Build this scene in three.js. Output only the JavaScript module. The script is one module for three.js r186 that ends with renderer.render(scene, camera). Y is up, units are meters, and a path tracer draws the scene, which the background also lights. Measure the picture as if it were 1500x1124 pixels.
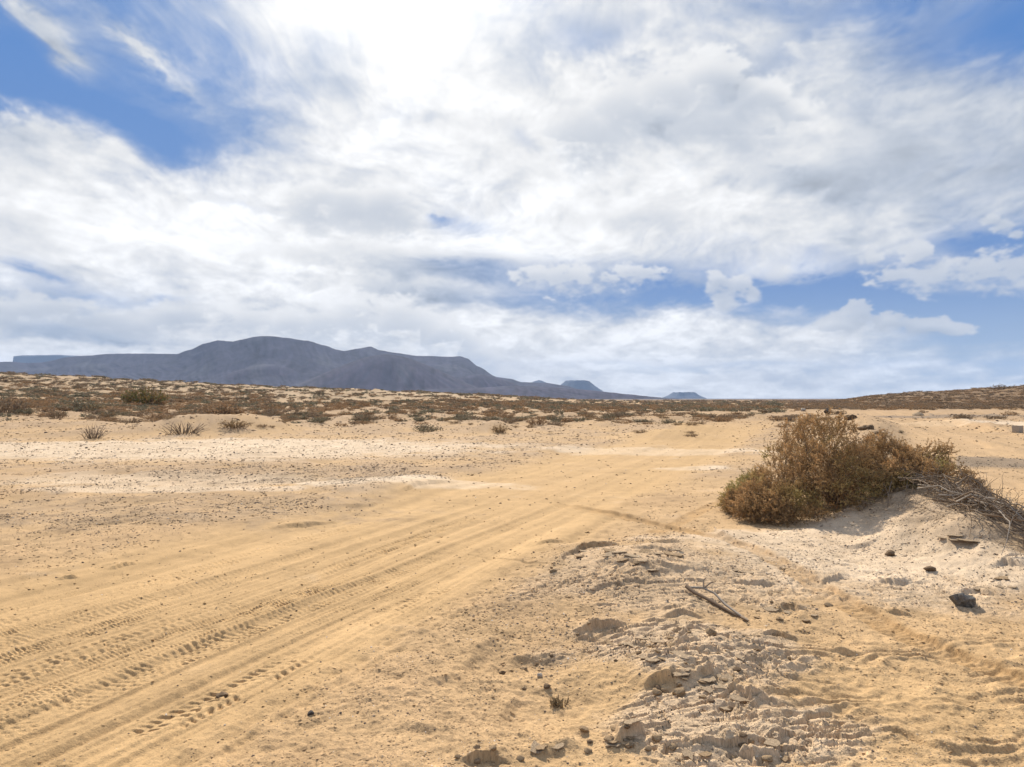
import * as THREE from 'three';
import { mergeGeometries, mergeVertices } from 'three/addons/utils/BufferGeometryUtils.js';

// ---------------------------------------------------------------- camera, sun, exposure
const FOC = 1039, CX = 750, CY = 562, PITCH = Math.atan(22 / FOC), EYE = 1.6;   // lens in photo pixels (1500 x 1124)
const scene = new THREE.Scene();
const camera = new THREE.PerspectiveCamera(2 * Math.atan(CY / FOC) * 180 / Math.PI, 1500 / 1124, 0.05, 30000);
camera.position.set(0, EYE, 0);
camera.lookAt(0, EYE + 22, -FOC);
const renderer = new THREE.WebGLRenderer({ antialias: true });
renderer.toneMapping = THREE.LinearToneMapping;
renderer.toneMappingExposure = 1.33;
renderer.shadowMap.enabled = true;

const SUN_AZ = -10.3 * Math.PI / 180, SUN_EL = 39 * Math.PI / 180;
const sunDir = new THREE.Vector3(Math.sin(SUN_AZ) * Math.cos(SUN_EL), Math.sin(SUN_EL), -Math.cos(SUN_AZ) * Math.cos(SUN_EL));
const sun = new THREE.DirectionalLight(new THREE.Color(1.0, 0.90, 0.755), 5.0);
sun.name = 'sun';
sun.position.copy(sunDir).multiplyScalar(60).add(new THREE.Vector3(0, 0, -8));
sun.target.position.set(0, 0, -8);
sun.castShadow = true;
sun.shadow.radius = 1.6;
sun.shadow.mapSize.set(4096, 4096);
Object.assign(sun.shadow.camera, { left: -16, right: 16, top: 16, bottom: -16, near: 1, far: 140 });
scene.add(sun, sun.target);
scene.fog = new THREE.FogExp2(new THREE.Color(0.47, 0.66, 1.0), 0.0001);

// ---------------------------------------------------------------- noise
let seedState = 12345;
const rnd = () => { seedState = (seedState + 0x6d2b79f5) | 0; let t = Math.imul(seedState ^ (seedState >>> 15), 1 | seedState); t = (t + Math.imul(t ^ (t >>> 7), 61 | t)) ^ t; return ((t ^ (t >>> 14)) >>> 0) / 4294967296; };
const rr = (a, b) => a + (b - a) * rnd();
const PERM = new Uint8Array(512);
{ const p = [...Array(256).keys()]; for (let i = 255; i > 0; i--) { const j = Math.floor(rnd() * (i + 1)); [p[i], p[j]] = [p[j], p[i]]; } for (let i = 0; i < 512; i++) PERM[i] = p[i & 255]; }
const GX = new Float32Array(256), GY = new Float32Array(256), RV = new Float32Array(256);
for (let i = 0; i < 256; i++) { const a = rnd() * 6.2832; GX[i] = Math.cos(a); GY[i] = Math.sin(a); RV[i] = rnd(); }
const clamp = (v, a, b) => v < a ? a : v > b ? b : v, mix = (a, b, t) => a + (b - a) * t;
const sst = (a, b, v) => { const t = clamp((v - a) / (b - a), 0, 1); return t * t * (3 - 2 * t); };
function gn(x, y) {                                   // 2-D gradient noise, about -1 .. 1
  const xf = Math.floor(x), yf = Math.floor(y), X = xf & 255, Y = yf & 255; x -= xf; y -= yf;
  const u = x * x * x * (x * (x * 6 - 15) + 10), v = y * y * y * (y * (y * 6 - 15) + 10);
  const a = PERM[X] + Y, b = PERM[X + 1] + Y, i0 = PERM[a], i1 = PERM[b], i2 = PERM[a + 1], i3 = PERM[b + 1];
  const n0 = GX[i0] * x + GY[i0] * y, n1 = GX[i1] * (x - 1) + GY[i1] * y, n2 = GX[i2] * x + GY[i2] * (y - 1), n3 = GX[i3] * (x - 1) + GY[i3] * (y - 1);
  const p = n0 + u * (n1 - n0), q = n2 + u * (n3 - n2);
  return (p + v * (q - p)) * 1.5;
}
function fbm(x, y, n, g = 0.5) { let s = 0, a = 1, k = 0; for (let i = 0; i < n; i++) { s += a * gn(x, y); k += a; a *= g; const t = x * 1.616 - y * 1.178 + 17.3; y = x * 1.178 + y * 1.616 + 5.1; x = t; } return s / k * 1.6; }
function ridged(x, y, n) { let s = 0, a = 1, k = 0; for (let i = 0; i < n; i++) { s += a * (1 - 2 * Math.abs(gn(x, y))); k += a; a *= 0.55; const t = x * 1.616 - y * 1.178 + 7.9; y = x * 1.178 + y * 1.616 + 3.7; x = t; } return s / k; }
function vn3(x, y, z) {                               // 3-D value noise, -1 .. 1
  const xf = Math.floor(x), yf = Math.floor(y), zf = Math.floor(z), X = xf & 255, Y = yf & 255, Z = zf & 255; x -= xf; y -= yf; z -= zf;
  const u = x * x * (3 - 2 * x), v = y * y * (3 - 2 * y), w = z * z * (3 - 2 * z);
  const A = PERM[X] + Y, B = PERM[X + 1] + Y, h = (k) => RV[PERM[(k + Z) & 511]], g = (k) => RV[PERM[(k + Z + 1) & 511]];
  const a0 = PERM[A], b0 = PERM[B], a1 = PERM[A + 1], b1 = PERM[B + 1];
  const l0 = mix(mix(h(a0), h(b0), u), mix(h(a1), h(b1), u), v), l1 = mix(mix(g(a0), g(b0), u), mix(g(a1), g(b1), u), v);
  return mix(l0, l1, w) * 2 - 1;
}
function fbm3(x, y, z, n, g = 0.5) { let s = 0, a = 1, k = 0; for (let i = 0; i < n; i++) { s += a * vn3(x, y, z); k += a; a *= g; const t = x * 1.6 + y * 1.2 + 11.3; y = y * 1.6 - x * 1.2 + 3.9; x = t; z = z * 2.03 + 7.7; } return s / k * 1.5; }
const h1 = (i) => RV[PERM[i & 255]], h2 = (i, j) => RV[PERM[(PERM[i & 255] + j) & 255]];

// ---------------------------------------------------------------- sky: air, broken cloud, veiled sun
{
  // cloud cover and cloud brightness every 100 x 70 photo pixels (0 .. 9), by direction
  const WR = ['2335899878765332', '1323689987887642', '2123688999988887', '9733688999999988', '9988898899999877', '9999999899998742', '6778899755432232', '8789999998888421', '9999999998887666'].map((r) => [...r].map(Number));
  const SR = ['5556788876654444', '5566778876765444', '6666778888866555', '6666778888777655', '8888888898876554', '8899988998887655', '6677887776665556', '6667788888877655', '8887777888887777'].map((r) => [...r].map(Number));
  const cub = (a, b, c, d, t) => b + 0.5 * t * (c - a + t * (2 * a - 5 * b + 4 * c - d + t * (3 * (b - c) + d - a)));
  const look = (G, px, py) => {
    const x = clamp(px / 100, 0, 14.999), y = clamp(py / 70, 0, 7.999), i = Math.floor(x), j = Math.floor(y), u = x - i, v = y - j;
    const row = (k) => { const r = G[clamp(k, 0, 8)]; return cub(r[Math.max(i - 1, 0)], r[i], r[i + 1], r[Math.min(i + 2, 15)], u); };
    return cub(row(j - 1), row(j), row(j + 1), row(j + 2), v) / 9;
  };
  // heaped clouds: [x, y, half width, half height] in photo pixels, rim brightness, core brightness, edge noise, softness of the base
  const HEAPS = [
    { b: [[500, 300, 60, 34], [550, 305, 62, 40], [585, 318, 36, 28], [455, 300, 60, 40]], rim: 0.97, core: 0.83, en: 0.9, base: 0.5, dx: 10, dy: 14 },
    { b: [[1050, 105, 62, 42], [985, 125, 70, 45], [930, 150, 70, 55], [1110, 140, 60, 40], [1165, 160, 50, 26], [1060, 180, 130, 60], [870, 190, 90, 60]], rim: 0.95, core: 0.81, en: 0.8, base: 1, dx: 0, dy: 30 },
    { b: [[1050, 417, 28, 17], [1080, 420, 30, 17], [1102, 428, 16, 11], [1060, 440, 22, 17], [1046, 408, 18, 11]], rim: 0.91, core: 0.83, en: 0.9, base: 0.4, dx: 8, dy: 10 },
    { b: [[1310, 402, 46, 20], [1370, 405, 70, 28], [1440, 400, 80, 34], [1500, 395, 80, 42], [1345, 372, 30, 22], [1275, 376, 24, 12], [1560, 400, 90, 44]], rim: 0.89, core: 0.84, en: 0.9, base: 0.6, dx: 10, dy: 14 },
    { b: [[1262, 456, 32, 22], [1300, 470, 46, 20], [1240, 474, 50, 18], [1350, 476, 50, 14], [1395, 482, 40, 9]], rim: 0.87, core: 0.77, en: 0.8, base: 1.2, dx: 6, dy: 16 },
    { b: [[1472, 330, 24, 12], [1490, 342, 16, 10], [1455, 322, 18, 8]], rim: 0.86, core: 0.82, en: 1.2, base: 0.8, dx: 5, dy: 6 },
    { b: [[1135, 553, 22, 9], [1160, 560, 28, 9], [1185, 566, 22, 6]], rim: 0.88, core: 0.82, en: 0.8, base: 0.8, dx: 4, dy: 6 },
    { b: [[820, 408, 52, 22], [870, 408, 60, 18], [780, 405, 40, 16], [930, 398, 50, 14]], rim: 0.94, core: 0.86, en: 1.1, base: 1, dx: 10, dy: 10 },
    { b: [[470, 470, 60, 34], [520, 462, 60, 40], [580, 470, 70, 44], [640, 490, 60, 36], [690, 520, 46, 34], [730, 545, 40, 26], [420, 470, 50, 34], [360, 465, 60, 30]], rim: 0.97, core: 0.83, en: 1.0, base: 0.9, dx: 6, dy: 22 },
    { b: [[60, 452, 80, 26], [130, 470, 80, 26], [190, 478, 70, 24], [0, 460, 80, 30], [260, 465, 60, 26]], rim: 0.9, core: 0.8, en: 1.0, base: 0.9, dx: 4, dy: 16 },
  ];
  // softer pieces: [x, y, half width, half height, tilt, change of cover, change of brightness]
  const SOFT = [
    [215, 75, 75, 20, 0.72, 0.62, 0.12], [75, 60, 70, 26, 0.95, 0.60, 0.02], [25, 5, 40, 16, 0.5, 0.5, 0.1], [120, 150, 110, 32, 0.5, -0.30, 0], [225, 195, 90, 26, 0.35, -0.40, 0], [20, 90, 40, 40, 0, -0.35, 0],
    [60, 190, 100, 30, 0.35, 0.25, 0.02], [165, 215, 60, 12, 0.6, 0.3, 0.1],
    [545, 312, 46, 26, 0.2, 0.1, -0.30], [960, 190, 60, 26, -0.1, 0.1, -0.22], [1105, 145, 55, 34, 0.3, 0.1, -0.30], [1175, 268, 48, 20, 0, 0.05, -0.30], [1050, 200, 110, 20, 0.1, 0.05, -0.14],
    [880, 60, 90, 30, -0.2, -0.25, -0.05], [845, 115, 24, 40, -0.5, 0.2, 0.05], [770, 200, 30, 14, 0.6, -0.3, -0.1],
    [700, 398, 100, 18, 0.1, -0.28, -0.55], [640, 432, 110, 10, 0.05, -0.05, -0.32], [900, 438, 190, 22, -0.04, -0.34, -0.36], [1000, 418, 90, 22, 0.1, -0.40, -0.2], [1200, 425, 120, 28, 0, -0.55, -0.1], [1250, 385, 60, 16, 0.3, -0.1, 0],
    [1440, 352, 70, 13, -0.15, -0.55, 0], [1300, 440, 90, 18, 0.1, -0.45, 0], [1430, 475, 110, 24, 0.05, -0.55, 0], [1480, 440, 70, 20, 0, -0.3, 0], [1180, 470, 60, 10, 0, -0.25, 0],
    [645, 322, 20, 9, 0, -0.55, 0], [690, 335, 40, 9, 0.1, -0.35, 0], [60, 398, 60, 8, 0.2, -0.55, 0], [130, 430, 70, 10, 0.15, -0.50, 0], [255, 440, 40, 7, 0.1, -0.40, 0],
    [90, 488, 110, 9, 0.08, -0.15, -0.42], [200, 500, 60, 8, 0.1, -0.1, -0.36], [30, 345, 70, 22, 0.4, 0, -0.24], [430, 375, 120, 14, 0.02, 0, -0.16], [380, 310, 80, 8, 0.15, -0.2, 0],
    [790, 260, 60, 30, 0.4, 0.05, -0.10], [940, 330, 70, 14, 0, -0.05, -0.14], [1000, 520, 140, 5, 0, 0.1, 0.12], [1050, 536, 180, 5, 0, -0.3, -0.1], [1430, 50, 110, 34, -0.35, -0.22, 0], [1180, 60, 90, 16, -0.6, -0.15, -0.06], [1330, 225, 90, 40, 0, 0, -0.12],
  ].map((q) => [...q, Math.cos(q[4]), Math.sin(q[4])]);
  const W = 4096, H = 2048, data = new Float32Array(W * H * 4), sp = Math.sin(PITCH), cp = Math.cos(PITCH);
  const g2l = (s) => s <= 0.04045 ? s / 12.92 : Math.pow((s + 0.055) / 1.055, 2.4);
  const px4 = [0, 0, 0], GAIN = 0.775;                   // sky light at this exposure
  const shadeSky = (x, y, z) => {
    const el = Math.asin(y) * 57.2958, zc = -z * cp + y * sp, yc = y * cp + z * sp;
    const zs = Math.max(zc, 0.22), px = CX + FOC * x / zs, py = CY - FOC * yc / zs;
    const inF = zc > 0.2 ? sst(700, 60, Math.max(Math.max(-px, px - 1500), -py, 0)) : 0;
    const cs = x * sunDir.x + y * sunDir.y + z * sunDir.z, ang = Math.acos(clamp(cs, -1, 1)) * 57.2958;
    // clear air
    let r, g, b;
    if (el < 9) { const t = sst(-1, 10, el); r = mix(0.50, 0.150, t); g = mix(0.63, 0.285, t); b = mix(0.77, 0.585, t); }
    else { const t = sst(9, 32, el), q = sst(32, 95, el); r = mix(mix(0.150, 0.055, t), 0.035, q); g = mix(mix(0.285, 0.205, t), 0.15, q); b = mix(mix(0.585, 0.56, t), 0.44, q); }
    const halo = Math.exp(-ang / 14);
    r += 0.20 * halo; g += 0.22 * halo; b += 0.20 * halo;
    // cloud plane coordinates: streaks run away from the camera
    const k = 1 / (y + 0.085), X = x * k, Z = -z * k;
    const wx = fbm(X * 0.9 + 3.1, Z * 0.8 + 9.2, 3), wz = fbm(X * 0.9 + 31.1, Z * 0.8 + 2.2, 3);
    const streak = 0.85 * fbm(X * 3.4 + wx * 1.1, Z * 1.75 + wz * 0.9, 6, 0.58);
    const fine = fbm(X * 11 + wx * 2.5 + streak, Z * 5.5 + wz * 1.5, 5, 0.68);
    const ey = y * (1 + 2.2 / (1 + 14 * y));
    const puff = fbm3(x * 9 + wx * 0.25, ey * 15, z * 9, 6, 0.54), puff2 = fbm3(x * 26, ey * 46 + puff, z * 26, 5, 0.6);
    const low = sst(15, 5, el);
    const hx = px + 38 * wx + 24 * puff, hy = py + 26 * wz + 18 * puff2 - 10 * puff;
    const offW = 0.60 + 0.36 * wx + 0.12 * puff, offS = 0.62 + 0.12 * wz;
    let wv = mix(offW, inF > 0 ? look(WR, hx, hy) : 0, inF), sv = mix(offS, inF > 0 ? look(SR, hx, hy) : 0, inF);
    if (inF > 0) for (const q of SOFT) {
      const ax = px + 16 * wx + 16 * puff - q[0] + 10 * puff2 + 14 * fine, ay = py + 12 * wz + 10 * puff2 + 8 * puff + 12 * fine * sst(6, 16, el) - q[1], e = ((ax * q[7] + ay * q[8]) / q[2]) ** 2 + ((ay * q[7] - ax * q[8]) / q[3]) ** 2;
      if (e < 6) { const m = Math.exp(-e) * inF * (1 + 0.9 * fine); wv += q[5] * m; sv += q[6] * m; }
    }
    const wn = mix(0.30 * streak + 0.28 * fine + 0.06 * puff2, 0.20 * puff + 0.12 * fine + 0.13 * puff2, low * 0.75 + 0.1);
    wv += wn * (0.22 + 1.5 * wv * (1.12 - wv));
    wv = sst(-0.02, 1.02, wv);
    sv += 0.065 + low * (0.16 * puff2 + 0.12) + 0.15 * puff + 0.17 * puff2 + 0.12 * fine + 0.06 * streak;
    const tone = (q, out) => {                          // cloud brightness to light
      q = clamp(q, 0.2, 1.25);
      const cool = sst(1.0, 0.45, q);
      const v = g2l(Math.min(0.97, 0.60 + 0.37 * q)) * (q > 1 ? q : 1);
      out[0] = v * (1 - 0.125 * cool); out[1] = v * (1 - 0.045 * cool); out[2] = v * (1 + 0.085 * cool);
    };
    tone(sv, px4);
    r = mix(r, px4[0], wv); g = mix(g, px4[1], wv); b = mix(b, px4[2], wv);
    if (inF > 0) for (const c of HEAPS) {
      let d = -9, du = -9;
      for (const q of c.b) {
        const ex = (px - q[0]) / q[2], e2 = (py - q[1]) / q[3], e = 1 - ex * ex - (e2 > 0 ? e2 * e2 / (1 + c.base) : e2 * e2);
        if (e > d) d = e;
        const ux = (px - q[0] - c.dx) / q[2], u2 = (py - q[1] - c.dy) / q[3], u = 1 - ux * ux - u2 * u2; if (u > du) du = u;
      }
      if (d < -1.6) continue;
      const bil = 0.62 * puff2 + 0.38 * puff + 0.6 * fbm3(x * 60, ey * 95, z * 60, 4, 0.68);
      const dn = d + c.en * bil * 1.35 - 0.05;
      const soft = (du > d ? 0.6 + 0.9 * c.base : 0.6) * (1 + 0.9 * Math.max(-0.5, puff)), a = sst(0, soft, dn) * (1 - 0.25 * c.base * sst(0.1, 1.1, du - d));
      if (a <= 0) continue;
      const core = sst(-0.25, 1.15, du + 0.55 * puff + 0.45 * puff2);
      const m = a * inF * 0.82;
      tone((mix(c.rim, c.core, core) - 0.6) / 0.37 + 0.10 * puff2 + 0.06 * puff, px4);
      r = mix(r, px4[0], m); g = mix(g, px4[1], m); b = mix(b, px4[2], m);
    }
    const glare = 1.5 * Math.exp(-(ang * ang) / 75) + 0.05 * Math.exp(-ang / 9);
    r += glare; g += glare * 0.99; b += glare * 0.96;
    px4[0] = r * GAIN; px4[1] = g * GAIN; px4[2] = b * GAIN;
  };
  for (let j = 0; j < H; j++) {
    const up = ((j + 0.5) / H - 0.5) * Math.PI, y = Math.sin(up), c = Math.cos(up);
    if (up < -0.004) { for (let i = 0; i < W; i++) { const o = (j * W + i) * 4; data[o] = 0.5; data[o + 1] = 0.6; data[o + 2] = 0.72; data[o + 3] = 1; } continue; }
    // away from the lens the air is smooth enough for every second column
    for (let i = 0; i < W; i++) {
      const a = ((i + 0.5) / W - 0.5) * 2 * Math.PI, x = Math.cos(a) * c, z = Math.sin(a) * c, o = (j * W + i) * 4;
      if (z > -0.35 && (i & 3)) { const p = o - 4 * (i & 3); data[o] = data[p]; data[o + 1] = data[p + 1]; data[o + 2] = data[p + 2]; data[o + 3] = 1; continue; }
      shadeSky(x, Math.max(y, 0), z);
      data[o] = px4[0]; data[o + 1] = px4[1]; data[o + 2] = px4[2]; data[o + 3] = 1;
    }
  }
  const tex = new THREE.DataTexture(data, W, H, THREE.RGBAFormat, THREE.FloatType);
  tex.mapping = THREE.EquirectangularReflectionMapping;
  tex.magFilter = tex.minFilter = THREE.LinearFilter;
  tex.needsUpdate = true;
  scene.background = tex;
  scene.environment = tex;
}
// ---------------------------------------------------------------- ground: one sheet of sand, crust, tyre tracks, dunes
// f = metres ahead of the standpoint (f = -z); s, t = across and along the main sand track
const flat = (px, py) => { const f = EYE * FOC / (py - 584); return [(px - CX) / FOC * f, f]; };
const LINES = [];
function line(kind, H, w, L, pts, opt = {}) {
  const P = pts.map(([a, b]) => opt.metres ? [a, b] : flat(a, b)); let len = 0; const acc = [0];
  for (let i = 1; i < P.length; i++) { len += Math.hypot(P[i][0] - P[i - 1][0], P[i][1] - P[i - 1][1]); acc.push(len); }
  const reach = opt.reach ?? Math.max(w * 3.2, L * 3.5) + 0.12, xs = P.map((p) => p[0]), fs = P.map((p) => p[1]);
  if (kind === 'scarp') L = Math.min(L, 0.4 * len);
  LINES.push({ kind, H, w, L, P, acc, len, reach, jit: opt.jit ?? 1, full: opt.full, x0: Math.min(...xs) - reach, x1: Math.max(...xs) + reach, f0: Math.min(...fs) - reach, f1: Math.max(...fs) + reach });
}
// broken crust edges: low side towards the viewer (points run left to right)
const S = (H, L, ...pts) => line('scarp', 1.35 * H, 0.012, L, pts);
S(0.055, 0.45, [790, 838], [815, 836], [842, 822], [862, 812], [900, 816], [918, 806], [932, 806]);
S(0.030, 0.5, [775, 799], [810, 793], [842, 790]); S(0.035, 0.4, [930, 815], [975, 812], [1010, 806]); S(0.028, 0.3, [905, 829], [930, 833], [965, 834], [1010, 838]);
S(0.022, 0.3, [930, 842], [980, 852], [1040, 852]); S(0.022, 0.25, [870, 846], [920, 846], [960, 856], [1000, 852]); S(0.020, 0.3, [840, 872], [900, 866], [960, 862]);
S(0.05, 0.35, [838, 927], [870, 915], [905, 911], [932, 914]); S(0.03, 0.3, [960, 905], [1000, 900], [1040, 910]); S(0.035, 0.25, [975, 950], [1010, 935], [1035, 915]);
S(0.055, 0.25, [935, 1018], [960, 1008], [985, 1004], [1004, 1018]); S(0.03, 0.2, [1006, 998], [1035, 1000], [1052, 990]); S(0.03, 0.22, [890, 946], [930, 948], [960, 958]);
S(0.035, 0.25, [985, 968], [1005, 962], [1030, 958]); S(0.03, 0.2, [1050, 1010], [1080, 1022], [1100, 1040]); S(0.05, 0.2, [875, 1085], [905, 1092], [940, 1084], [955, 1070]); S(0.04, 0.2, [660, 1112], [720, 1108], [760, 1118]);
S(0.03, 0.2, [1060, 1100], [1100, 1106], [1150, 1102]); S(0.035, 0.3, [1095, 940], [1130, 935], [1180, 946]); S(0.03, 0.3, [1130, 895], [1160, 890], [1190, 896]);
S(0.03, 0.7, [480, 742], [515, 738], [545, 737], [560, 730]); S(0.05, 0.8, [545, 728], [585, 722], [625, 712], [665, 708], [700, 702]); S(0.035, 0.6, [385, 772], [430, 765], [480, 760], [512, 756]);
S(0.045, 0.7, [720, 703], [750, 697], [772, 698]); S(0.04, 0.8, [85, 697], [150, 694], [220, 690]); S(0.04, 0.8, [0, 690], [40, 688]); S(0.03, 0.7, [180, 742], [240, 728], [300, 722]); S(0.03, 0.6, [85, 842], [125, 836]);
S(0.03, 0.6, [150, 828], [190, 820], [212, 814]); S(0.045, 1.0, [985, 680], [1010, 684], [1045, 683]); S(0.06, 1.0, [880, 672], [935, 660], [1010, 646]); S(0.05, 1.2, [780, 668], [840, 656], [880, 652]);
S(0.10, 0.45, [1358, 794], [1375, 785], [1402, 782], [1418, 794], [1432, 806]); S(0.04, 0.4, [1440, 850], [1470, 846], [1500, 856]); S(0.03, 0.4, [1190, 862], [1225, 850], [1260, 846]);
S(0.035, 0.4, [1005, 772], [1040, 780], [1075, 800]); S(0.03, 0.4, [1288, 892], [1310, 896], [1330, 902]); S(0.03, 0.35, [1070, 858], [1110, 862], [1145, 858]);
S(0.03, 0.3, [1260, 850], [1300, 858], [1350, 856]); S(0.03, 0.4, [1380, 872], [1430, 868], [1480, 882]); S(0.025, 0.3, [1200, 800], [1250, 806], [1300, 800]);
S(0.22, 1.6, [1345, 612], [1400, 621], [1450, 630], [1510, 641]); S(0.10, 0.8, [1395, 640], [1440, 650], [1500, 664]);
S(0.06, 1.2, [80, 660], [200, 655], [330, 650]); S(0.05, 1.3, [300, 672], [380, 668], [470, 664]);
// soft sand ridges
const Rg = (H, w, ...pts) => line('ridge', H, w, 0, pts);
Rg(0.030, 0.055, [985, 1088], [1020, 1096], [1060, 1086], [1112, 1080]); Rg(0.022, 0.05, [1010, 1070], [1060, 1076], [1115, 1068]); Rg(0.035, 0.07, [728, 968], [745, 956], [790, 955], [850, 948]);
Rg(0.022, 0.05, [750, 1080], [790, 1092], [830, 1086], [880, 1104]); Rg(0.02, 0.045, [745, 1064], [790, 1058], [850, 1068], [905, 1086]); Rg(0.03, 0.06, [730, 1062], [720, 1040], [745, 1012], [790, 1000]);
Rg(0.022, 0.05, [600, 1010], [650, 980], [720, 930], [765, 905]); Rg(0.018, 0.04, [590, 1020], [620, 1000], [700, 965]); Rg(0.02, 0.05, [580, 920], [620, 916], [650, 924]);
Rg(0.018, 0.045, [560, 1062], [600, 1052], [660, 1060]); Rg(0.018, 0.045, [1140, 905], [1180, 898], [1210, 908]); Rg(0.016, 0.04, [1135, 922], [1190, 920], [1240, 928]); Rg(0.02, 0.05, [1180, 955], [1230, 956], [1290, 966]);
Rg(0.025, 0.06, [1100, 1060], [1120, 1072], [1160, 1076]); Rg(0.02, 0.05, [905, 985], [960, 990], [1010, 985]);
// single tyre rut that crosses the mound towards the lower right
line('rut', 0.030, 0.12, 0, [[780, 728], [840, 738], [920, 756], [1000, 776], [1080, 806], [1170, 850], [1260, 895], [1350, 940], [1430, 972], [1520, 1008]], { reach: 0.55, full: 1 });
line('rut', 0.010, 0.09, 0, [[1110, 700], [1060, 735], [1000, 762], [960, 778]], { reach: 0.4, full: 1 });
line('rut', 0.02, 0.12, 0, [[1385, 690], [1392, 668], [1378, 655]], { reach: 0.6, full: 1 });
// the bank between the two tracks, from beside the bush to the far end
const BANK = [[5.05, 5.4, 0.02, 0.5], [4.95, 6.5, 0.14, 0.55], [4.95, 7.3, 0.33, 0.6], [5.02, 8.2, 0.40, 0.7], [5.12, 9.2, 0.38, 0.8], [5.3, 10.2, 0.34, 1.0], [6.1, 12.5, 0.38, 1.0], [8.6, 17.5, 0.40, 1.0], [13.6, 27, 0.50, 1.0], [18.8, 37, 0.55, 1.1], [26, 53, 0.5, 1.3], [36, 80, 0.4, 1.6]];
// low rises and hollows: [x, f, height, half width, half depth]
const RISES = [
  [1.25, 6.6, 0.17, 0.95, 0.75], [2.2, 7.3, 0.07, 1.0, 0.8], [4.3, 9.5, 0.13, 1.3, 0.9], [0.62, 4.75, -0.07, 0.5, 0.28], [0.45, 5.25, -0.05, 0.45, 0.2], [0.15, 3.75, -0.07, 0.42, 0.30], [0.0, 4.35, -0.06, 0.4, 0.22], [1.0, 4.2, 0.08, 0.5, 0.3], [0.75, 3.35, 0.05, 0.35, 0.2], [1.45, 4.55, 0.06, 0.5, 0.35],
  [-2.0, 13.0, 0.10, 1.6, 1.3], [-14.8, 32.5, 0.62, 2.2, 2.4], [-12.2, 34, 0.66, 2.0, 2.4], [-17, 36, 0.3, 4, 3], [-3.6, 40, 0.62, 1.6, 3], [-1.4, 38, 0.55, 1.2, 3], [-0.8, 34, 0.42, 0.9, 1.4], [5.0, 42, 0.65, 1.5, 3], [1.4, 47, 0.6, 1.4, 2], [10.5, 52, 0.7, 2.4, 3], [-24, 38, 0.5, 3, 3], [14, 66, 0.7, 3, 4], [3, 62, 0.7, 4, 4], [-8, 58, 0.8, 5, 4], [27.5, 46, 0.45, 1.6, 1.4], [-19, 30, 0.25, 2, 1.4], [-7, 36, 0.3, 1.6, 1.6],
  [6.6, 30, 0.35, 1.6, 2.4], [9, 36, 0.4, 2, 3],
];
const TREADS = [[-3.42, 0.22, 0.036, 0.6], [-3.70, 0.25, 0.058, 0.8], [-3.98, 0.24, 0.034, 0.9], [-4.22, 0.22, 0.030, 0.8], [-4.46, 0.26, 0.064, 1.0], [-4.74, 0.25, 0.030, 0.9], [-5.02, 0.25, 0.055, 0.8], [-5.34, 0.23, 0.030, 0.9], [-5.62, 0.26, 0.066, 0.9], [-5.95, 0.22, 0.032, 0.7], [-6.35, 0.24, 0.034, 0.6]];
let cellA = 0, cellB = 0, F1 = 0, F2 = 0;
function worley(x, y) {
  const xi = Math.floor(x), yi = Math.floor(y); F1 = 9; F2 = 9;
  for (let j = -1; j <= 1; j++) for (let i = -1; i <= 1; i++) {
    const a = xi + i, b = yi + j, dx = a + h2(a, b) - x, dy = b + h2(b + 91, a + 37) - y, d = dx * dx + dy * dy;
    if (d < F1) { F2 = F1; F1 = d; cellA = a; cellB = b; } else if (d < F2) F2 = d;
  }
  F1 = Math.sqrt(F1); F2 = Math.sqrt(F2);
}
const blob = (x, f, cx, cf, rx, rf) => { const a = (x - cx) / rx, b = (f - cf) / rf, e = a * a + b * b; return e > 7 ? 0 : Math.exp(-e); };
function bank(x, f) {                                  // height of the bank and how far across it
  if (f < 4.4 || f > 110 || x < 2) return 0;
  let best = 0;
  for (let i = 1; i < BANK.length; i++) {
    const a = BANK[i - 1], b = BANK[i], dx = b[0] - a[0], df = b[1] - a[1], u = clamp(((x - a[0]) * dx + (f - a[1]) * df) / (dx * dx + df * df), 0, 1);
    const q = Math.hypot(x - a[0] - dx * u, f - a[1] - df * u) / mix(a[3], b[3], u);
    if (q < 2.6) { const e = mix(a[2], b[2], u) * Math.exp(-q * q * 0.9) * (i === BANK.length - 1 ? 1 - u : 1); if (e > best) best = e; }
  }
  return best;
}
// how high the land stands far off: the dune field at the left, the scrub slope at the right
function landform(x, f) {
  if (f < 20) return 0;
  const a = x / f, d = Math.hypot(x, f);
  const eL = clamp((0.16 - a) / 0.88, 0, 1), L = 0.031 * Math.pow(eL, 1.25);          // skyline slope at the left
  const eR = clamp((a - 0.44) / 0.28, 0, 1.6), R = 0.0155 * Math.pow(eR, 1.1);
  const fl = f < 320 ? f : 320 + (f - 320) * 0.25;
  let h = sst(45, 230, f) * (L * fl + (eL > 0 ? 1.5 * sst(0, 0.25, eL) : 0)) + 0.8 * sst(24, 60, f) * sst(-0.35, -0.75, a);
  h += sst(90, 260, f) * (R * fl + 1.7 * sst(0, 0.3, eR));
  h *= 1 - 0.9 * sst(500, 1400, f);
  return h;
}
const o_ = { h: 0, r: 0, g: 0, b: 0, gravel: 0, road: 0, crust: 0, scrub: 0 };
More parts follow.
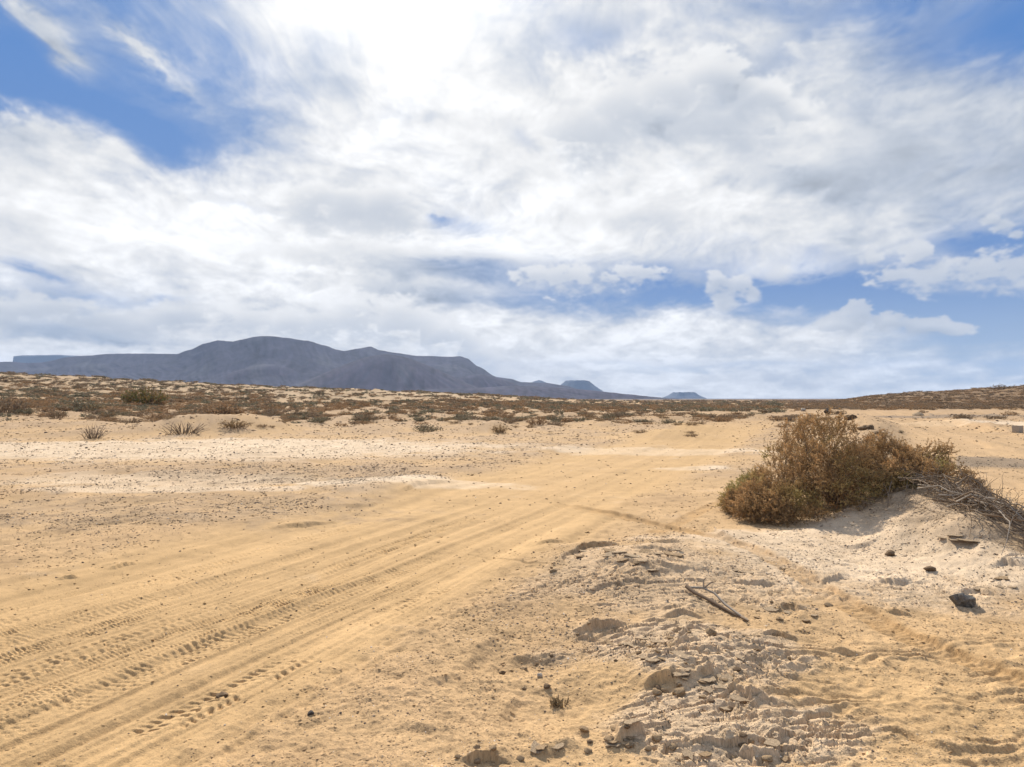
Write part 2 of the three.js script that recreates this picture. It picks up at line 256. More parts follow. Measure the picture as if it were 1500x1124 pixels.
function ground(x, f, res, wantColor) {
  const s = 0.917 * x - 0.399 * f, t = 0.399 * x + 0.917 * f, d = Math.hypot(x, f), a = x / Math.max(f, 0.5);
  const near = d < 30, k = (wl) => sst(1.6, 4.5, wl / res);            // drop relief that the sheet is too coarse to hold
  const n1 = fbm(x * 0.35, f * 0.35, 3), n2 = fbm(x * 1.3 + 40, f * 1.3, 3), n3 = d < 60 ? fbm(x * 5 + 9, f * 5 + 4, 3) : 0;
  let h = landform(x, f);
  // masks
  const sw = s + 0.25 * gn(t * 0.25, 3.3) + 0.10 * n3;
  const road = sst(-7.3, -6.3, sw) * sst(-2.2, -3.0, sw) * sst(70, 38, t);
  const road2 = f > 9 ? sst(1.1, 2.0, (x - 3.9) - 0.44 * (f - 9) + 0.02 * n2) * sst(7.5 + 0.05 * f, 6 + 0.05 * f, (x - 3.9) - 0.44 * (f - 9) + 0.8 * n2) * sst(120, 80, f) * sst(9, 14, f) : 0;
  const churn = blob(x, f, 0.75, 3.9, 1.15, 1.15);
  const rip = Math.max(blob(x, f, 2.15, 3.7, 1.15, 0.95), 0.7 * blob(x, f, 3.2, 4.3, 1.0, 0.6));
  let crust = Math.max(blob(x, f, 1.35, 6.3, 1.2, 0.95), blob(x, f, 3.4, 6.9, 1.6, 1.5) * 0.95, blob(x, f, 1.15, 4.5, 0.75, 0.55), blob(x, f, 1.0, 3.45, 0.6, 0.4), blob(x, f, 4.7, 7.9, 1.5, 1.4), 0.8 * blob(x, f, -2.0, 13.2, 1.9, 1.6), 0.8 * blob(x, f, 4.3, 16.6, 1.0, 1.0));
  crust = sst(0.18, 0.55, crust + 0.22 * n2 + 0.12 * n3) * (1 - road);
  const pale = Math.max(sst(0.15, 0.55, blob(x, f, -10.5, 23, 10, 4.6) + 0.22 * n1 + 0.2 * n2), 0.8 * sst(0.2, 0.6, blob(x, f, -6.8, 14.2, 3.2, 1.2) + 0.25 * n2), sst(0.25, 0.6, blob(x, f, 33, 45, 10, 5) + 0.15 * n2), 0.9 * sst(0.2, 0.5, blob(x, f, 4.4, 22.0, 3.6, 1.5) + 0.3 * n2), sst(0.2, 0.5, blob(x, f, -2.0, 13.4, 2.1, 0.85) + 0.25 * n2), 0.8 * sst(0.3, 0.6, blob(x, f, -6.2, 12.6, 3.0, 0.7) + 0.35 * n2), 0.9 * sst(0.35, 0.6, blob(x, f, 4.3, 16.7, 0.9, 0.55) + 0.25 * n2), 0.55 * sst(0.2, 0.6, blob(x, f, 3.6, 7.4, 1.9, 1.5) + 0.3 * n2)) * (1 - 0.45 * road);
  const stony = clamp(Math.max(0.9 * sst(0.2, 0.6, blob(x, f, -4.9, 15.4, 3.4, 1.9) + 0.2 * n2), 0.8 * sst(0.2, 0.6, blob(x, f, -5.2, 10.4, 3.6, 1.7) + 0.25 * n2), sst(0.2, 0.5, blob(x, f, 12.2, 18.2, 3.0, 1.6) + 0.2 * n2), 0.8 * sst(0.2, 0.5, blob(x, f, 44, 63, 14, 5) + 0.2 * n2)), 0, 1);
  const grit = clamp(sst(-2.9, -2.3, sw) * sst(-0.9, -1.6, s) * sst(11, 7, f) * (0.5 + 0.5 * n2) + 0.6 * sst(-6.8, -7.6, sw) * (0.5 + 0.6 * n2) * sst(30, 18, f), 0, 1);
  // broad relief
  h += 0.05 * n1 * sst(2, 9, d) * (1 - 0.7 * road) + 0.016 * n2 * (1 - 0.6 * road);
  if (d < 90) for (const q of RISES) { const e = blob(x, f, q[0], q[1], q[3], q[4]); if (e > 0) h += q[2] * (q[1] > 37 ? 0.5 : 1) * e * (1 + 0.08 * n2); }
  const bk = bank(x + 0.22 * n1 + 0.06 * n2, f + 0.2 * n1);
  h += bk * (1 + 0.14 * n2 + 0.05 * n3);
  h -= 0.05 * road + 0.06 * road2;
  if (f > 8 && d < 90) h += sst(8, 15, f) * (1 - road) * (1 - road2) * (1 - 0.6 * pale) * (0.032 * fbm(x * 0.8 + 3, f * 0.8, 3) + 0.020 * k(0.45) * gn(x * 2.3, f * 2.3) + 0.012 * k(0.2) * gn(x * 5.1, f * 5.1));
  if (road2 > 0) { const q = x - 3.9 - 0.44 * (f - 9); h += road2 * 0.040 * (gn(q * 1.8, f * 0.05) + 0.6 * gn(q * 4.5, f * 0.08)) * k(0.4); }
  // sand and grit relief
  if (d < 60) {
    h += (k(0.2) * 0.010 * n3 + k(0.1) * 0.006 * gn(x * 11, f * 11)) * (1 - 0.75 * road) * (1 - 0.75 * crust);
    if (d < 22) h += (0.0028 * k(0.022) * gn(x * 46, f * 46) + 0.0055 * k(0.05) * fbm(x * 21, f * 21, 2) + 0.0045 * k(0.03) * Math.max(0, gn(x * 33, f * 33)) * (0.35 + grit + stony)) * (1 - 0.6 * road) * (1 - 0.65 * crust);
  }
  if (road > 0 || s < -6) { const rs = Math.max(road, 0.6 * sst(-6.4, -7.4, s) * sst(-22, -15, s)) * sst(48, 30, t); if (rs > 0) h += rs * (0.032 * k(0.5) * gn(s * 2.1 + 0.15 * n1, t * 0.035) + 0.020 * k(0.2) * gn(s * 4.6 + 7, t * 0.05)); }
  // tyre tracks along the sand track
  let tread = 0;
  if (road > 0.02 && d < 26) {
    h += road * (0.022 * k(0.12) * gn(s * 7.5 + 0.2 * n1, t * 0.09) + 0.014 * k(0.06) * gn(s * 17, t * 0.16 + 5) + 0.004 * k(0.04) * gn(s * 31, t * 0.6));
    for (const q of TREADS) {
      const e = (s + 0.05 * Math.sin(t * 0.35 + q[0] * 5) + 0.03 * gn(t * 0.4, q[0]) - q[0]) / q[1];
      if (e > -0.62 && e < 0.62) {
        const in_ = sst(0.52, 0.44, Math.abs(e)), wear = clamp(0.55 + 0.9 * gn(t * 0.5 + q[0] * 7, q[0] * 3), 0, 1.2) * q[3];
        const col = Math.floor((e + 0.5) * 7), ce = (e + 0.5) * 7 - col, ph = t / q[2] + (col & 1) * 0.5 + Math.abs(e) * 0.9 + 0.5 * gn(t * 3, col + s * 4);
        const lug = sst(-0.25, 0.45, Math.sin(6.2832 * ph)) * sst(0, 0.2, ce) * sst(1, 0.8, ce);
        h -= road * in_ * (0.005 + 0.026 * lug * clamp(0.7 + 0.9 * n3, 0.1, 1.5) * wear * sst(1.0, 2.6, q[2] / res));
        h += road * 0.009 * wear * Math.exp(-(((Math.abs(e) - 0.54) / 0.05) ** 2)) * k(0.05);
        tread = Math.max(tread, in_ * wear);
      }
    }
  }
  // lone deep print beside the track, and tracks farther left
  if (d < 12) {
    const e = (s + 3.02 + 0.05 * gn(t * 0.6, 8.8)) / 0.23;
    if (e > -0.6 && e < 0.6) {
      const part = sst(0.12, 0.5, gn(t * 1.3 + 2.2, 4.4) + 0.35 * gn(t * 4, s * 6)), in_ = sst(0.54, 0.46, Math.abs(e));
      const q = t / 0.062 + Math.abs(e) * 2.2 + 0.4 * gn(t * 5, s * 7), lug = sst(-0.15, 0.3, Math.sin(6.2832 * q)) * sst(0.03, 0.08, Math.abs(Math.abs(e) - 0.22));
      h -= part * in_ * (0.004 + 0.018 * lug * clamp(0.6 + 1.2 * n3, 0, 1.4));
      h += part * 0.005 * Math.exp(-(((Math.abs(e) - 0.56) / 0.07) ** 2));
    }
  }
  if (d < 45) {
    const far = sst(-7.2, -7.8, s) * sst(-19, -14, s) * (1 - crust);
    if (far > 0) h += far * (0.014 * k(0.25) * gn(s * 3.2, t * 0.05) + 0.010 * k(0.1) * gn(s * 8, t * 0.08));
  }
  // wind ripples
  if (rip > 0.03 && d < 9) {
    const q = f * 10.5 + 1.6 * fbm(x * 1.6, f * 1.6, 2) + 0.9 * gn(x * 4, f * 4) - x * 1.2, sv = Math.sin(q * 6.2832 * 0.82 * 0.9), amp = 0.011 * (0.55 + 0.7 * gn(x * 2.1 + 7, f * 2.6));
    h += sst(0.12, 0.5, rip) * amp * (sv + 0.35 * Math.sin(q * 10.4 + 1)) ;
    h += sst(0.2, 0.6, rip) * 0.014 * ridged(x * 2.6 + 3, f * 4.6, 2);
  }
  if (churn > 0.05 && d < 9) h += sst(0.1, 0.6, churn) * (1 - 0.85 * crust) * (0.013 * ridged(x * 1.7 + 11, f * 3.2 + 3, 2) + 0.004 * fbm(x * 14, f * 14, 2));
  // crust: thin sheets with broken edges, plates and cracks
  let plate = 0;
  if (crust > 0.02 && d < 24) {
    const wv = 0.35 * gn(x * 1.1, f * 1.1), q = 3.4 * fbm(x * 1.15 + 5.5 + wv, f * 3.0 + 8.5 - 0.6 * x, 5, 0.56) + 0.5 * f, fl = Math.floor(q), fr = q - fl, hs0 = 0.4 + 1.0 * h1(fl + 60);
    h += crust * 0.038 * hs0 * k(0.06) * (sst(0.47, 0.53, fr) - fr);
    const q2 = 3.6 * fbm(x * 2.7 + 25.5 + wv, f * 7.5 + 1.5 - x, 4, 0.58), f2 = q2 - Math.floor(q2);
    h += crust * (d < 5.4 ? 0.006 : 0.013) * k(0.04) * (sst(0.46, 0.54, f2) - f2);
    const br = Math.max(blob(x, f, 1.2, 4.55, 0.7, 0.55), blob(x, f, 1.0, 3.5, 0.6, 0.4), 0.7 * blob(x, f, 3.2, 6.2, 1.8, 0.9), 0.15 * blob(x, f, 1.3, 6.2, 1.2, 0.8));
    if (br > 0.1 && d < 12) {
      worley(x * 2.8 + 0.5 * n3 + 0.2 * gn(x * 17, f * 17), f * 3.7 + 0.5 * n3 + 0.2 * gn(x * 17 + 9, f * 17));
      const ca = h2(cellA + 3, cellB), cb = h2(cellA, cellB + 77), e = F2 - F1, w = sst(0.2, 0.5, br + 0.15 * n3) * crust * (ca > 0.35 ? 1 : 0.25);
      h += w * ((ca - 0.4) * 0.020 - 0.012 * sst(0.05, 0.012, e) + 0.012 * (cb - 0.5) * e * 2);
      plate = w * sst(0.03, 0.1, e);
    }
  }
  // single edges, ridges, ruts
  let rut = 0;
  if (d < 60) for (const q of LINES) {
    if (x < q.x0 || x > q.x1 || f < q.f0 || f > q.f1) continue;
    let bd = 1e9, bs = 1, bu = 0;
    for (let i = 1; i < q.P.length; i++) {
      const A = q.P[i - 1], B = q.P[i], dx = B[0] - A[0], df = B[1] - A[1], l2 = dx * dx + df * df, u = clamp(((x - A[0]) * dx + (f - A[1]) * df) / l2, 0, 1), ex = x - A[0] - dx * u, ef = f - A[1] - df * u, dd = ex * ex + ef * ef;
      if (dd < bd) { bd = dd; bs = dx * ef - df * ex; bu = q.acc[i - 1] + u * Math.sqrt(l2); }
    }
    let e = Math.sqrt(bd) * (bs < 0 ? -1 : 1); if (Math.abs(e) > q.reach) continue;
    const fade = q.full ? 1 : sst(0, 0.42 * q.len, bu + 0.05 * q.len * gn(x * 5, f * 5)) * sst(q.len, 0.58 * q.len, bu + 0.05 * q.len * gn(x * 5 + 8, f * 5));
    const sc = q.P[0][1] > 9 ? 3 : 1;
    if (q.kind === 'scarp') {
      e += (0.045 * gn(x * 7 / sc, f * 7 / sc) + 0.018 * gn(x * 23 / sc, f * 23 / sc)) * sc;
      const wd = Math.max(q.w, res * 0.8);
      h += q.H * fade * sst(-wd, wd, e) * (e > 0 ? Math.exp(-e / q.L) : 1) * (bd < 0.0001 || fade > 0 ? 1 : 0) * (Math.abs(e) < q.reach ? 1 : 0);
    } else if (q.kind === 'ridge') {
      e += 0.04 * gn(x * 5, f * 5);
      h += q.H * fade * Math.exp(-((e / q.w) ** 2)) * (e < 0 ? 1 : 0.8) - 0.3 * q.H * fade * Math.exp(-(((e + 2.0 * q.w) / (1.3 * q.w)) ** 2));
    } else {
      e += 0.02 * gn(x * 6, f * 6);
      const rf = sst(0, 0.22 * q.len, bu), c = Math.abs(e) / q.w, lug = c < 0.9 ? Math.sin(bu / 0.05 * 6.2832 + c * 2) * 0.005 * k(0.05) : 0;
      h += rf * (-q.H * sst(1.05, 0.75, c) + lug) + rf * 0.5 * q.H * Math.exp(-(((c - 1.35) / 0.28) ** 2)) * (0.6 + 0.8 * gn(bu * 3, 1.1));
      rut = Math.max(rut, rf * sst(1.6, 0.8, c) * clamp(0.8 + 0.8 * n3, 0.2, 1));
    }
  }
  // dunes, hummocks
  let scrub = 0;
  if (f > 18) {
    const hl = sst(0.12, -0.25, a), hf = sst(60, 170, f);
    const hum = fbm(x * 0.085 + 3, f * 0.05 + 1, 4, 0.55), hs = fbm(x * 0.30 + 30, f * 0.22, 3, 0.55);
    h += hf * hl * (0.9 * hum + 0.45 * hs) * sst(2500, 900, f) + sst(26, 50, f) * (0.14 * hs + 0.10 * n1) * (1 - road) * (1 - 0.8 * road2);
    h += sst(100, 220, f) * sst(0.42, 0.6, a) * 0.6 * (hum + 0.5 * hs);
    const eLm = clamp((0.16 - a) / 0.88, 0, 1), bl = mix(150, 100, sst(0, 0.6, eLm)), b0 = mix(50, 74, sst(-0.5, -0.1, a)), band = sst(b0, b0 + 16, f + 8 * hs) * sst(0.55, 0.05, a + 0.16 * hum) * sst(bl + 22, bl - 12, f + 16 * hum);
    const rightS = sst(88, 120, f + 12 * hs) * sst(0.30, 0.46, a);
    scrub = Math.max(band * sst(-0.75, 0.25, hs + 0.4 * n1 + 0.1), rightS * (0.85 + 0.15 * sst(-1, 0, hum + hs)), sst(bl, bl + 40, f) * 0.85 * sst(0.0, 0.5, 0.7 * hum + 0.9 * hs), 0.75 * sst(70, 130, f) * sst(0.05, 0.3, a) * sst(0.5, 0.3, a) * sst(-0.3, 0.5, hs), 0.8 * sst(37, 47, f + 5 * hs) * sst(-0.12, -0.42, a + 0.1 * n1) * sst(-0.5, 0.35, hs + 0.5 * n1), 0.6 * sst(0.15, 0.5, blob(x, f, -4, 58, 26, 12) + 0.45 * hs));
    scrub *= 1 - road; scrub *= 1 - 0.9 * road2;
  }
  o_.h = h; o_.gravel = Math.max(grit, stony); o_.road = Math.max(road, 0.8 * road2, 0.6 * rut); o_.crust = crust; o_.scrub = scrub; o_.pale = pale; o_.stony = stony;
  if (wantColor) {
    let r = 0.550, g = 0.382, b = 0.213; /*warm*/
    const to = (R, G, B, m) => { r = mix(r, R, m); g = mix(g, G, m); b = mix(b, B, m); };
    to(0.500, 0.340, 0.187, sst(-0.2, 0.6, n1 + 0.4 * n2) * 0.7);
    to(0.570, 0.389, 0.199, 0.85 * Math.max(road, 0.7 * rip, 0.6 * churn));
    to(0.620, 0.470, 0.315, 0.8 * crust); to(0.545, 0.410, 0.270, 0.45 * crust * sst(0.0, 0.6, n2)); to(0.63, 0.49, 0.34, 0.6 * plate);
    to(0.745, 0.625, 0.480, 0.95 * pale * (0.85 + 0.2 * n3)); to(0.470, 0.330, 0.199, 0.5 * grit);
    to(0.540, 0.379, 0.220, 0.8 * road2); to(0.320, 0.241, 0.164, 0.7 * stony * clamp(0.7 + 0.7 * n3 + 0.4 * n2, 0, 1)); to(0.200, 0.169, 0.136, 0.75 * sst(0.25, 0.5, blob(x, f, 12.6, 18.4, 3.2, 1.5) + 0.22 * n2 + 0.12 * n3)); to(0.455, 0.285, 0.130, 0.62 * rut); to(0.370, 0.266, 0.167, 0.5 * sst(0.05, 0.3, bk));
    if (f > 24) {
      const bl2 = mix(150, 100, sst(0, 0.6, clamp((0.16 - a) / 0.88, 0, 1)));
      to(0.455, 0.310, 0.177, 0.5 * sst(24, 60, f) * (1 - pale));
      to(0.470, 0.360, 0.239, 0.85 * sst(bl2 - 20, bl2 + 40, f) * sst(0.15, -0.1, a));
      to(0.270, 0.185, 0.110, 0.75 * scrub * clamp(0.75 + 0.8 * gn(x * 0.5, f * 0.2), 0.2, 1));
      to(0.150, 0.128, 0.119, 0.85 * sst(480, 900, f));
    }
    if (f > 9 && d < 120) to(0.440, 0.318, 0.205, 0.8 * sst(9, 17, f) * (1 - 0.85 * road) * (1 - 0.8 * pale) * (1 - 0.7 * road2) * sst(-0.55, 0.45, n1 + 0.6 * n2 + 0.3 * n3));
    if (f > 80) to(0.190, 0.126, 0.074, 0.7 * sst(88, 120, f) * sst(0.30, 0.46, a));
    if (f > 45 && f < 85) to(0.270, 0.212, 0.158, 0.8 * sst(0.25, 0.5, blob(x, f, 45, 64, 15, 5) + 0.2 * n2));
    let v = 1 + 0.05 * n2 + 0.05 * n3;
    if (d < 40) { let gq = 0; for (let w = 0.013, am = 0.9; w < 1.3; w *= 2.1, am *= 0.94) if (w > res * 0.9) gq += am * sst(0.9, 1.8, w / res) * gn(x / w + 3 * w, f / w + 7); v += (0.115 * gq - 0.14 * Math.max(0, -gq - 0.6)) * (1 + 0.8 * stony + 0.5 * grit - 0.35 * road); }
    const st = (pale + stony * 1.5 + 0.4) * (1 - road); if (d > 5 && d < 80) { const e = gn(x * 2.9 + 1, f * 1.7) + 0.7 * gn(x * 8, f * 5); v -= 0.09 * st * Math.max(0, e - 0.1); }
    { const rs = Math.max(road, 0.7 * sst(-6.4, -7.4, s) * sst(-22, -15, s)) * sst(60, 36, t); if (rs > 0) v += rs * (0.09 * gn(s * 5.2, t * 0.08) + 0.08 * gn(s * 1.9, t * 0.05 + 4)); if (road2 > 0) { const q = x - 3.9 - 0.44 * (f - 9); v += 0.15 * road2 * (gn(q * 1.5, f * 0.04) + 0.5 * gn(q * 4, f * 0.06)); } }
    o_.r = r * v; o_.g = g * v; o_.b = b * v;
  }
  return h;
}
const heightAt = (x, f) => ground(x, f, Math.max(0.012, f * f / 1800), false);
// a photo pixel gives a direction; the ground it meets gives the distance
function hit(px, py) {
  let a = 1.5, b = 1.5; const ty = (CY - py) / FOC, cosP = Math.cos(PITCH), sinP = Math.sin(PITCH), dy = ty * cosP + sinP, df = cosP - ty * sinP, sl = dy / df, sx = (px - CX) / FOC / df;
  for (let f = 2; f < 3000; f *= 1.015) { if (EYE + sl * f < ground(sx * f, f, 0.05 + f * 0.002, false)) { a = f / 1.015; b = f; break; } if (f > 2900) return [sx * 400, 400]; }
  for (let i = 0; i < 24; i++) { const m = (a + b) / 2; if (EYE + sl * m < ground(sx * m, m, 0.03, false)) b = m; else a = m; }
  return [sx * b, b];
}
function noiseTexture(n, fn, rgb) {
  const d = new Uint8Array(n * n * 4);
  for (let j = 0; j < n; j++) for (let i = 0; i < n; i++) { const v = fn(i / n, j / n), o = (j * n + i) * 4; for (let c = 0; c < 3; c++) d[o + c] = clamp(rgb ? v[c] : v, 0, 255); d[o + 3] = 255; }
  const t = new THREE.DataTexture(d, n, n); t.wrapS = t.wrapT = THREE.RepeatWrapping; t.magFilter = THREE.LinearFilter; t.needsUpdate = true; return t;
}
const sandBump = (() => {                               // grains: periodic by blending shifted copies of the noise
  const base = (u, v) => 0.5 * gn(u * 64, v * 64) + 0.6 * gn(u * 160 + 9, v * 160) + 0.5 * gn(u * 256 + 3, v * 256 + 7);
  return noiseTexture(1024, (u, v) => { const e = 0.08, bu = clamp((u - 1 + e) / e, 0, 1), bv = clamp((v - 1 + e) / e, 0, 1); const q = (p) => mix(base(p, v), base(p, v - 1), bv); return 128 + 70 * mix(q(u), q(u - 1), bu); });
})();
sandBump.repeat.set(1.05, 1.05);
const sandTone = noiseTexture(1024, (u, v) => { const g = h2(Math.floor(u * 1024) * 7 + Math.floor(v * 1024) * 3, Math.floor(v * 1024) * 5 + (Math.floor(u * 1024) >> 3)), w = gn(u * 128, v * 128) + gn(u * 256, v * 256 + 5); const k = 222 + 16 * w + 26 * (g - 0.5); const dark = g > 0.985 ? 0.62 : 1; return [k * dark, k * dark * 0.995, k * dark * 0.985]; }, true);
sandTone.colorSpace = THREE.SRGBColorSpace; sandTone.repeat.set(0.83, 0.83);
const sandMat = new THREE.MeshStandardMaterial({ color: new THREE.Color(1.17, 1.15, 1.13), vertexColors: true, map: sandTone, bumpMap: sandBump, bumpScale: 0.006, roughness: 0.96, metalness: 0 });
sandMat.specularIntensity = 0.25; sandMat.name = 'dry sand and crust';
{
  const cols = [], rows = [];
  const A = 50 * Math.PI / 180, NF = 930, NB = 60;
  for (let i = 0; i <= NF; i++) cols.push(-A + 2 * A * i / NF);
  for (let i = 1; i < NB; i++) cols.push(A + (2 * Math.PI - 2 * A) * i / NB);
  for (let r = 0.25; r < 2.7; r += 0.05) rows.push(r);
  for (let r = 2.7; r < 6600;) { rows.push(r); r += Math.max(0.0065, Math.min(r * r / 1134 * (r > 3.6 && r < 11 ? 0.43 : 0.60), r * (r < 100 ? 0.0135 : r < 500 ? 0.02 : 0.05))); }
  const NC = cols.length, NR = rows.length, P = new Float32Array((NC * NR + 1) * 3), C = new Float32Array((NC * NR + 1) * 3), U = new Float32Array((NC * NR + 1) * 2), I = new Uint32Array(((NR - 1) * NC * 2 + NC) * 3);
  for (let j = 0, o = 0; j < NR; j++) for (let i = 0; i < NC; i++, o++) {
    const x = rows[j] * Math.sin(cols[i]), f = rows[j] * Math.cos(cols[i]), res = Math.max(j ? rows[j] - rows[j - 1] : 0.05, rows[j] * (i < NF ? 0.0019 : 0.09));
    if (i > NF && rows[j] > 40) { P[o * 3 + 1] = 0; C.set([0.42, 0.30, 0.17], o * 3); } else { P[o * 3 + 1] = ground(x, f, res, true); C[o * 3] = o_.r; C[o * 3 + 1] = o_.g; C[o * 3 + 2] = o_.b; }
    P[o * 3] = x; P[o * 3 + 2] = -f; U[o * 2] = x; U[o * 2 + 1] = f;
  }
  let q = 0; const last = NC * NR;
  for (let j = 0; j < NR - 1; j++) for (let i = 0; i < NC; i++) { const a = j * NC + i, b = j * NC + (i + 1) % NC, c = a + NC, d = b + NC; I[q++] = a; I[q++] = b; I[q++] = c; I[q++] = b; I[q++] = d; I[q++] = c; }
  P[last * 3 + 1] = ground(0, 0.1, 0.1, true); C.set([o_.r, o_.g, o_.b], last * 3);
  for (let i = 0; i < NC; i++) { I[q++] = last; I[q++] = (i + 1) % NC; I[q++] = i; }
  const g = new THREE.BufferGeometry();
  g.setAttribute('position', new THREE.BufferAttribute(P, 3)); g.setAttribute('color', new THREE.BufferAttribute(C, 3)); g.setAttribute('uv', new THREE.BufferAttribute(U, 2)); g.setIndex(new THREE.BufferAttribute(I, 1));
  g.computeVertexNormals();
  const m = new THREE.Mesh(g, sandMat); m.name = 'ground'; m.castShadow = m.receiveShadow = true;
  m.userData = { kind: 'structure', label: 'dry sandy ground with tyre tracks, pale crust and low dunes' };
  scene.add(m);
  console.log('ground', NR, NC, I.length / 3);
}
// ---------------------------------------------------------------- mountains
const rockMat = new THREE.MeshStandardMaterial({ color: 0xffffff, vertexColors: true, roughness: 1, metalness: 0 }); rockMat.specularIntensity = 0.1; rockMat.name = 'dark volcanic slope';
function structure(o, name, label) { o.name = name; o.userData = { kind: 'structure', label }; o.castShadow = o.receiveShadow = true; scene.add(o); return o; }
{
  const SKY = [[-500, 545], [-300, 540], [-120, 532], [-30, 529], [15, 528], [40, 530], [62, 529], [100, 521], [130, 519], [160, 516.5], [210, 516], [258, 516.5], [275, 511], [300, 501], [318, 496.5], [340, 498], [355, 495], [372, 491], [390, 490], [415, 492], [450, 497], [475, 504], [492, 510], [505, 512], [522, 509], [542, 505.5], [556, 511], [580, 515], [612, 519.5], [660, 520.5], [674, 520], [684, 523], [700, 535], [728, 551], [748, 553], [764, 558], [800, 559], [830, 563], [850, 569], [900, 575], [950, 580], [1010, 586]];
  const ridge = (px) => { let i = 1; while (i < SKY.length - 1 && SKY[i][0] < px) i++; const A = SKY[i - 1], B = SKY[i], u = clamp((px - A[0]) / (B[0] - A[0]), 0, 1); return mix(A[1], B[1], u * u * (3 - 2 * u) * 0.6 + u * 0.4); };
  const x0 = -480, x1 = 1000, NX = 620, NF = 150, P = [], C = [], I = [];
  for (let j = 0; j <= NF; j++) for (let i = 0; i <= NX; i++) {
    const px = x0 + (x1 - x0) * i / NX, u = j / NF, f = 1500 + 2100 * (u < 0.8 ? u / 0.8 * 0.75 : 0.75 + (u - 0.8) / 0.2 * 0.25), a = (px - CX) / FOC, x = a * f;
    const crest = 2950 + 180 * Math.sin(px * 0.012), top = (584 - ridge(px)) / FOC * crest;
    const w = clamp((f - 1780) / (crest - 1780), 0, 1), back = clamp((f - crest) / 700, 0, 1);
    const wp = gn(x * 0.004, f * 0.004) * 1.2;
    // gullies run down the slope
    const gu = ridged(px * 0.055 + wp + (1 - w) * 0.8, f * 0.0011 + 2, 3), gu2 = ridged(px * 0.16 + 2 * wp, f * 0.003, 2), pr = 0.10 * w + 0.90 * Math.pow(w, 2.1);
    let h = top * (pr * (1 - back * back) ) - 4;
    h += (gu * 5 + gu2 * 1.6) * Math.min(1, top / 120) * 4 * pr * (1 - pr) * (1 - back) + (5 * fbm(x * 0.006, f * 0.006, 4) + 3.2 * fbm(x * 0.02, f * 0.014, 3)) * sst(0, 0.1, w) * (1 - 0.8 * pr);
    let red = 0;
    const dome = (cx, cf, H, R, sx, gul) => {
      const qx = (x - (cx - CX) / FOC * cf) / sx, qf = f - cf, r = Math.hypot(qx, qf), an = Math.atan2(qf, qx);
      if (r > R * 1.3) return;
      const t = r / R, g = ridged(an * 11 + 3 + 0.3 * wp, t * 0.9, 2) * gul * sst(0.15, 0.5, t) * sst(1.05, 0.7, t);
      const hh = H * (1 - sst(0.0, 1.12, Math.pow(t, 0.92))) + g - 6;
      if (hh > h) { red = sst(0, 1, g / gul + 0.3) * 0.5; h = hh; } else h += Math.max(0, 6 - (h - hh)) * 0.3;
    };
    dome(566, 2350, 154, 420, 1.0, 2.2); dome(395, 2450, 125, 330, 1.1, 2.4); dome(700, 2500, 92, 300, 1.0, 3); dome(760, 2100, 45, 330, 1.6, 3); dome(470, 1760, 22, 60, 0.8, 3); dome(250, 2300, 62, 420, 1.7, 3); dome(655, 2050, 36, 220, 1.5, 3); dome(60, 2350, 60, 380, 1.6, 6);
    P.push(x, h, -f);
    const sk = fbm(px * 0.16 + 1.5 * wp, f * 0.0022 + 3, 4, 0.6), n = fbm(x * 0.01, f * 0.008, 4), m = fbm(x * 0.045, f * 0.03, 3), v = 1 + 0.32 * n + 0.30 * m + 0.38 * sk, hf = sst(0.2, 0.7, gn(px * 0.02, f * 0.003) + 0.3 * n);
    C.push((0.052 + 0.022 * red + 0.016 * hf) * v, (0.052 + 0.008 * red + 0.017 * hf) * v, (0.076 + 0.006 * red + 0.010 * hf) * v);  // rock tone with some blue of the distance haze painted in
  }
  for (let j = 0; j < NF; j++) for (let i = 0; i < NX; i++) { const a = j * (NX + 1) + i, c = a + NX + 1; I.push(a, a + 1, c, a + 1, c + 1, c); }
  const g = new THREE.BufferGeometry(); g.setAttribute('position', new THREE.Float32BufferAttribute(P, 3)); g.setAttribute('color', new THREE.Float32BufferAttribute(C, 3)); g.setIndex(I); g.computeVertexNormals();
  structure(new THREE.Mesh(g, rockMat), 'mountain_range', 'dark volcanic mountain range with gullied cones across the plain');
  // hills still farther off
  const cone = (name, label, px, dist, prof, sx = 1) => {
    const N = 72, rows = []; for (let i = 1; i < prof.length; i++) for (let k = 0; k < 6; k++) rows.push([mix(prof[i - 1][0], prof[i][0], k / 6), mix(prof[i - 1][1], prof[i][1], k / 6)]); rows.push(prof[prof.length - 1]);
    const P = [], C = [], I = [], X = (px - CX) / FOC * dist, k = dist / FOC;
    for (const [rad, hy] of rows) for (let i = 0; i < N; i++) {
      const an = i / N * 6.2832, n = 1 + 0.12 * gn(Math.cos(an) * 2.3 + px, Math.sin(an) * 2.3 + hy * 0.02) * (rad > 1 ? 1 : 0);
      P.push(X + Math.cos(an) * rad * k * n * sx, hy * k + (hy > 1 ? 1.1 * k * gn(Math.cos(an) * 1.7 + px, Math.sin(an) * 1.7) : 0) - 3, -dist + Math.sin(an) * rad * k * n);
      const v = 1 + 0.2 * gn(an * 5, hy * 0.3); C.push(0.105 * v, 0.118 * v, 0.15 * v);  // paler blue-grey: aerial haze put into the hill colour, besides the fog
    }
    for (let j = 0; j < rows.length - 1; j++) for (let i = 0; i < N; i++) { const a = j * N + i, b = j * N + (i + 1) % N; I.push(a, b, a + N, b, b + N, a + N); }
    const g = new THREE.BufferGeometry(); g.setAttribute('position', new THREE.Float32BufferAttribute(P, 3)); g.setAttribute('color', new THREE.Float32BufferAttribute(C, 3)); g.setIndex(I); g.computeVertexNormals();
    structure(new THREE.Mesh(g, rockMat), name, label);
  };
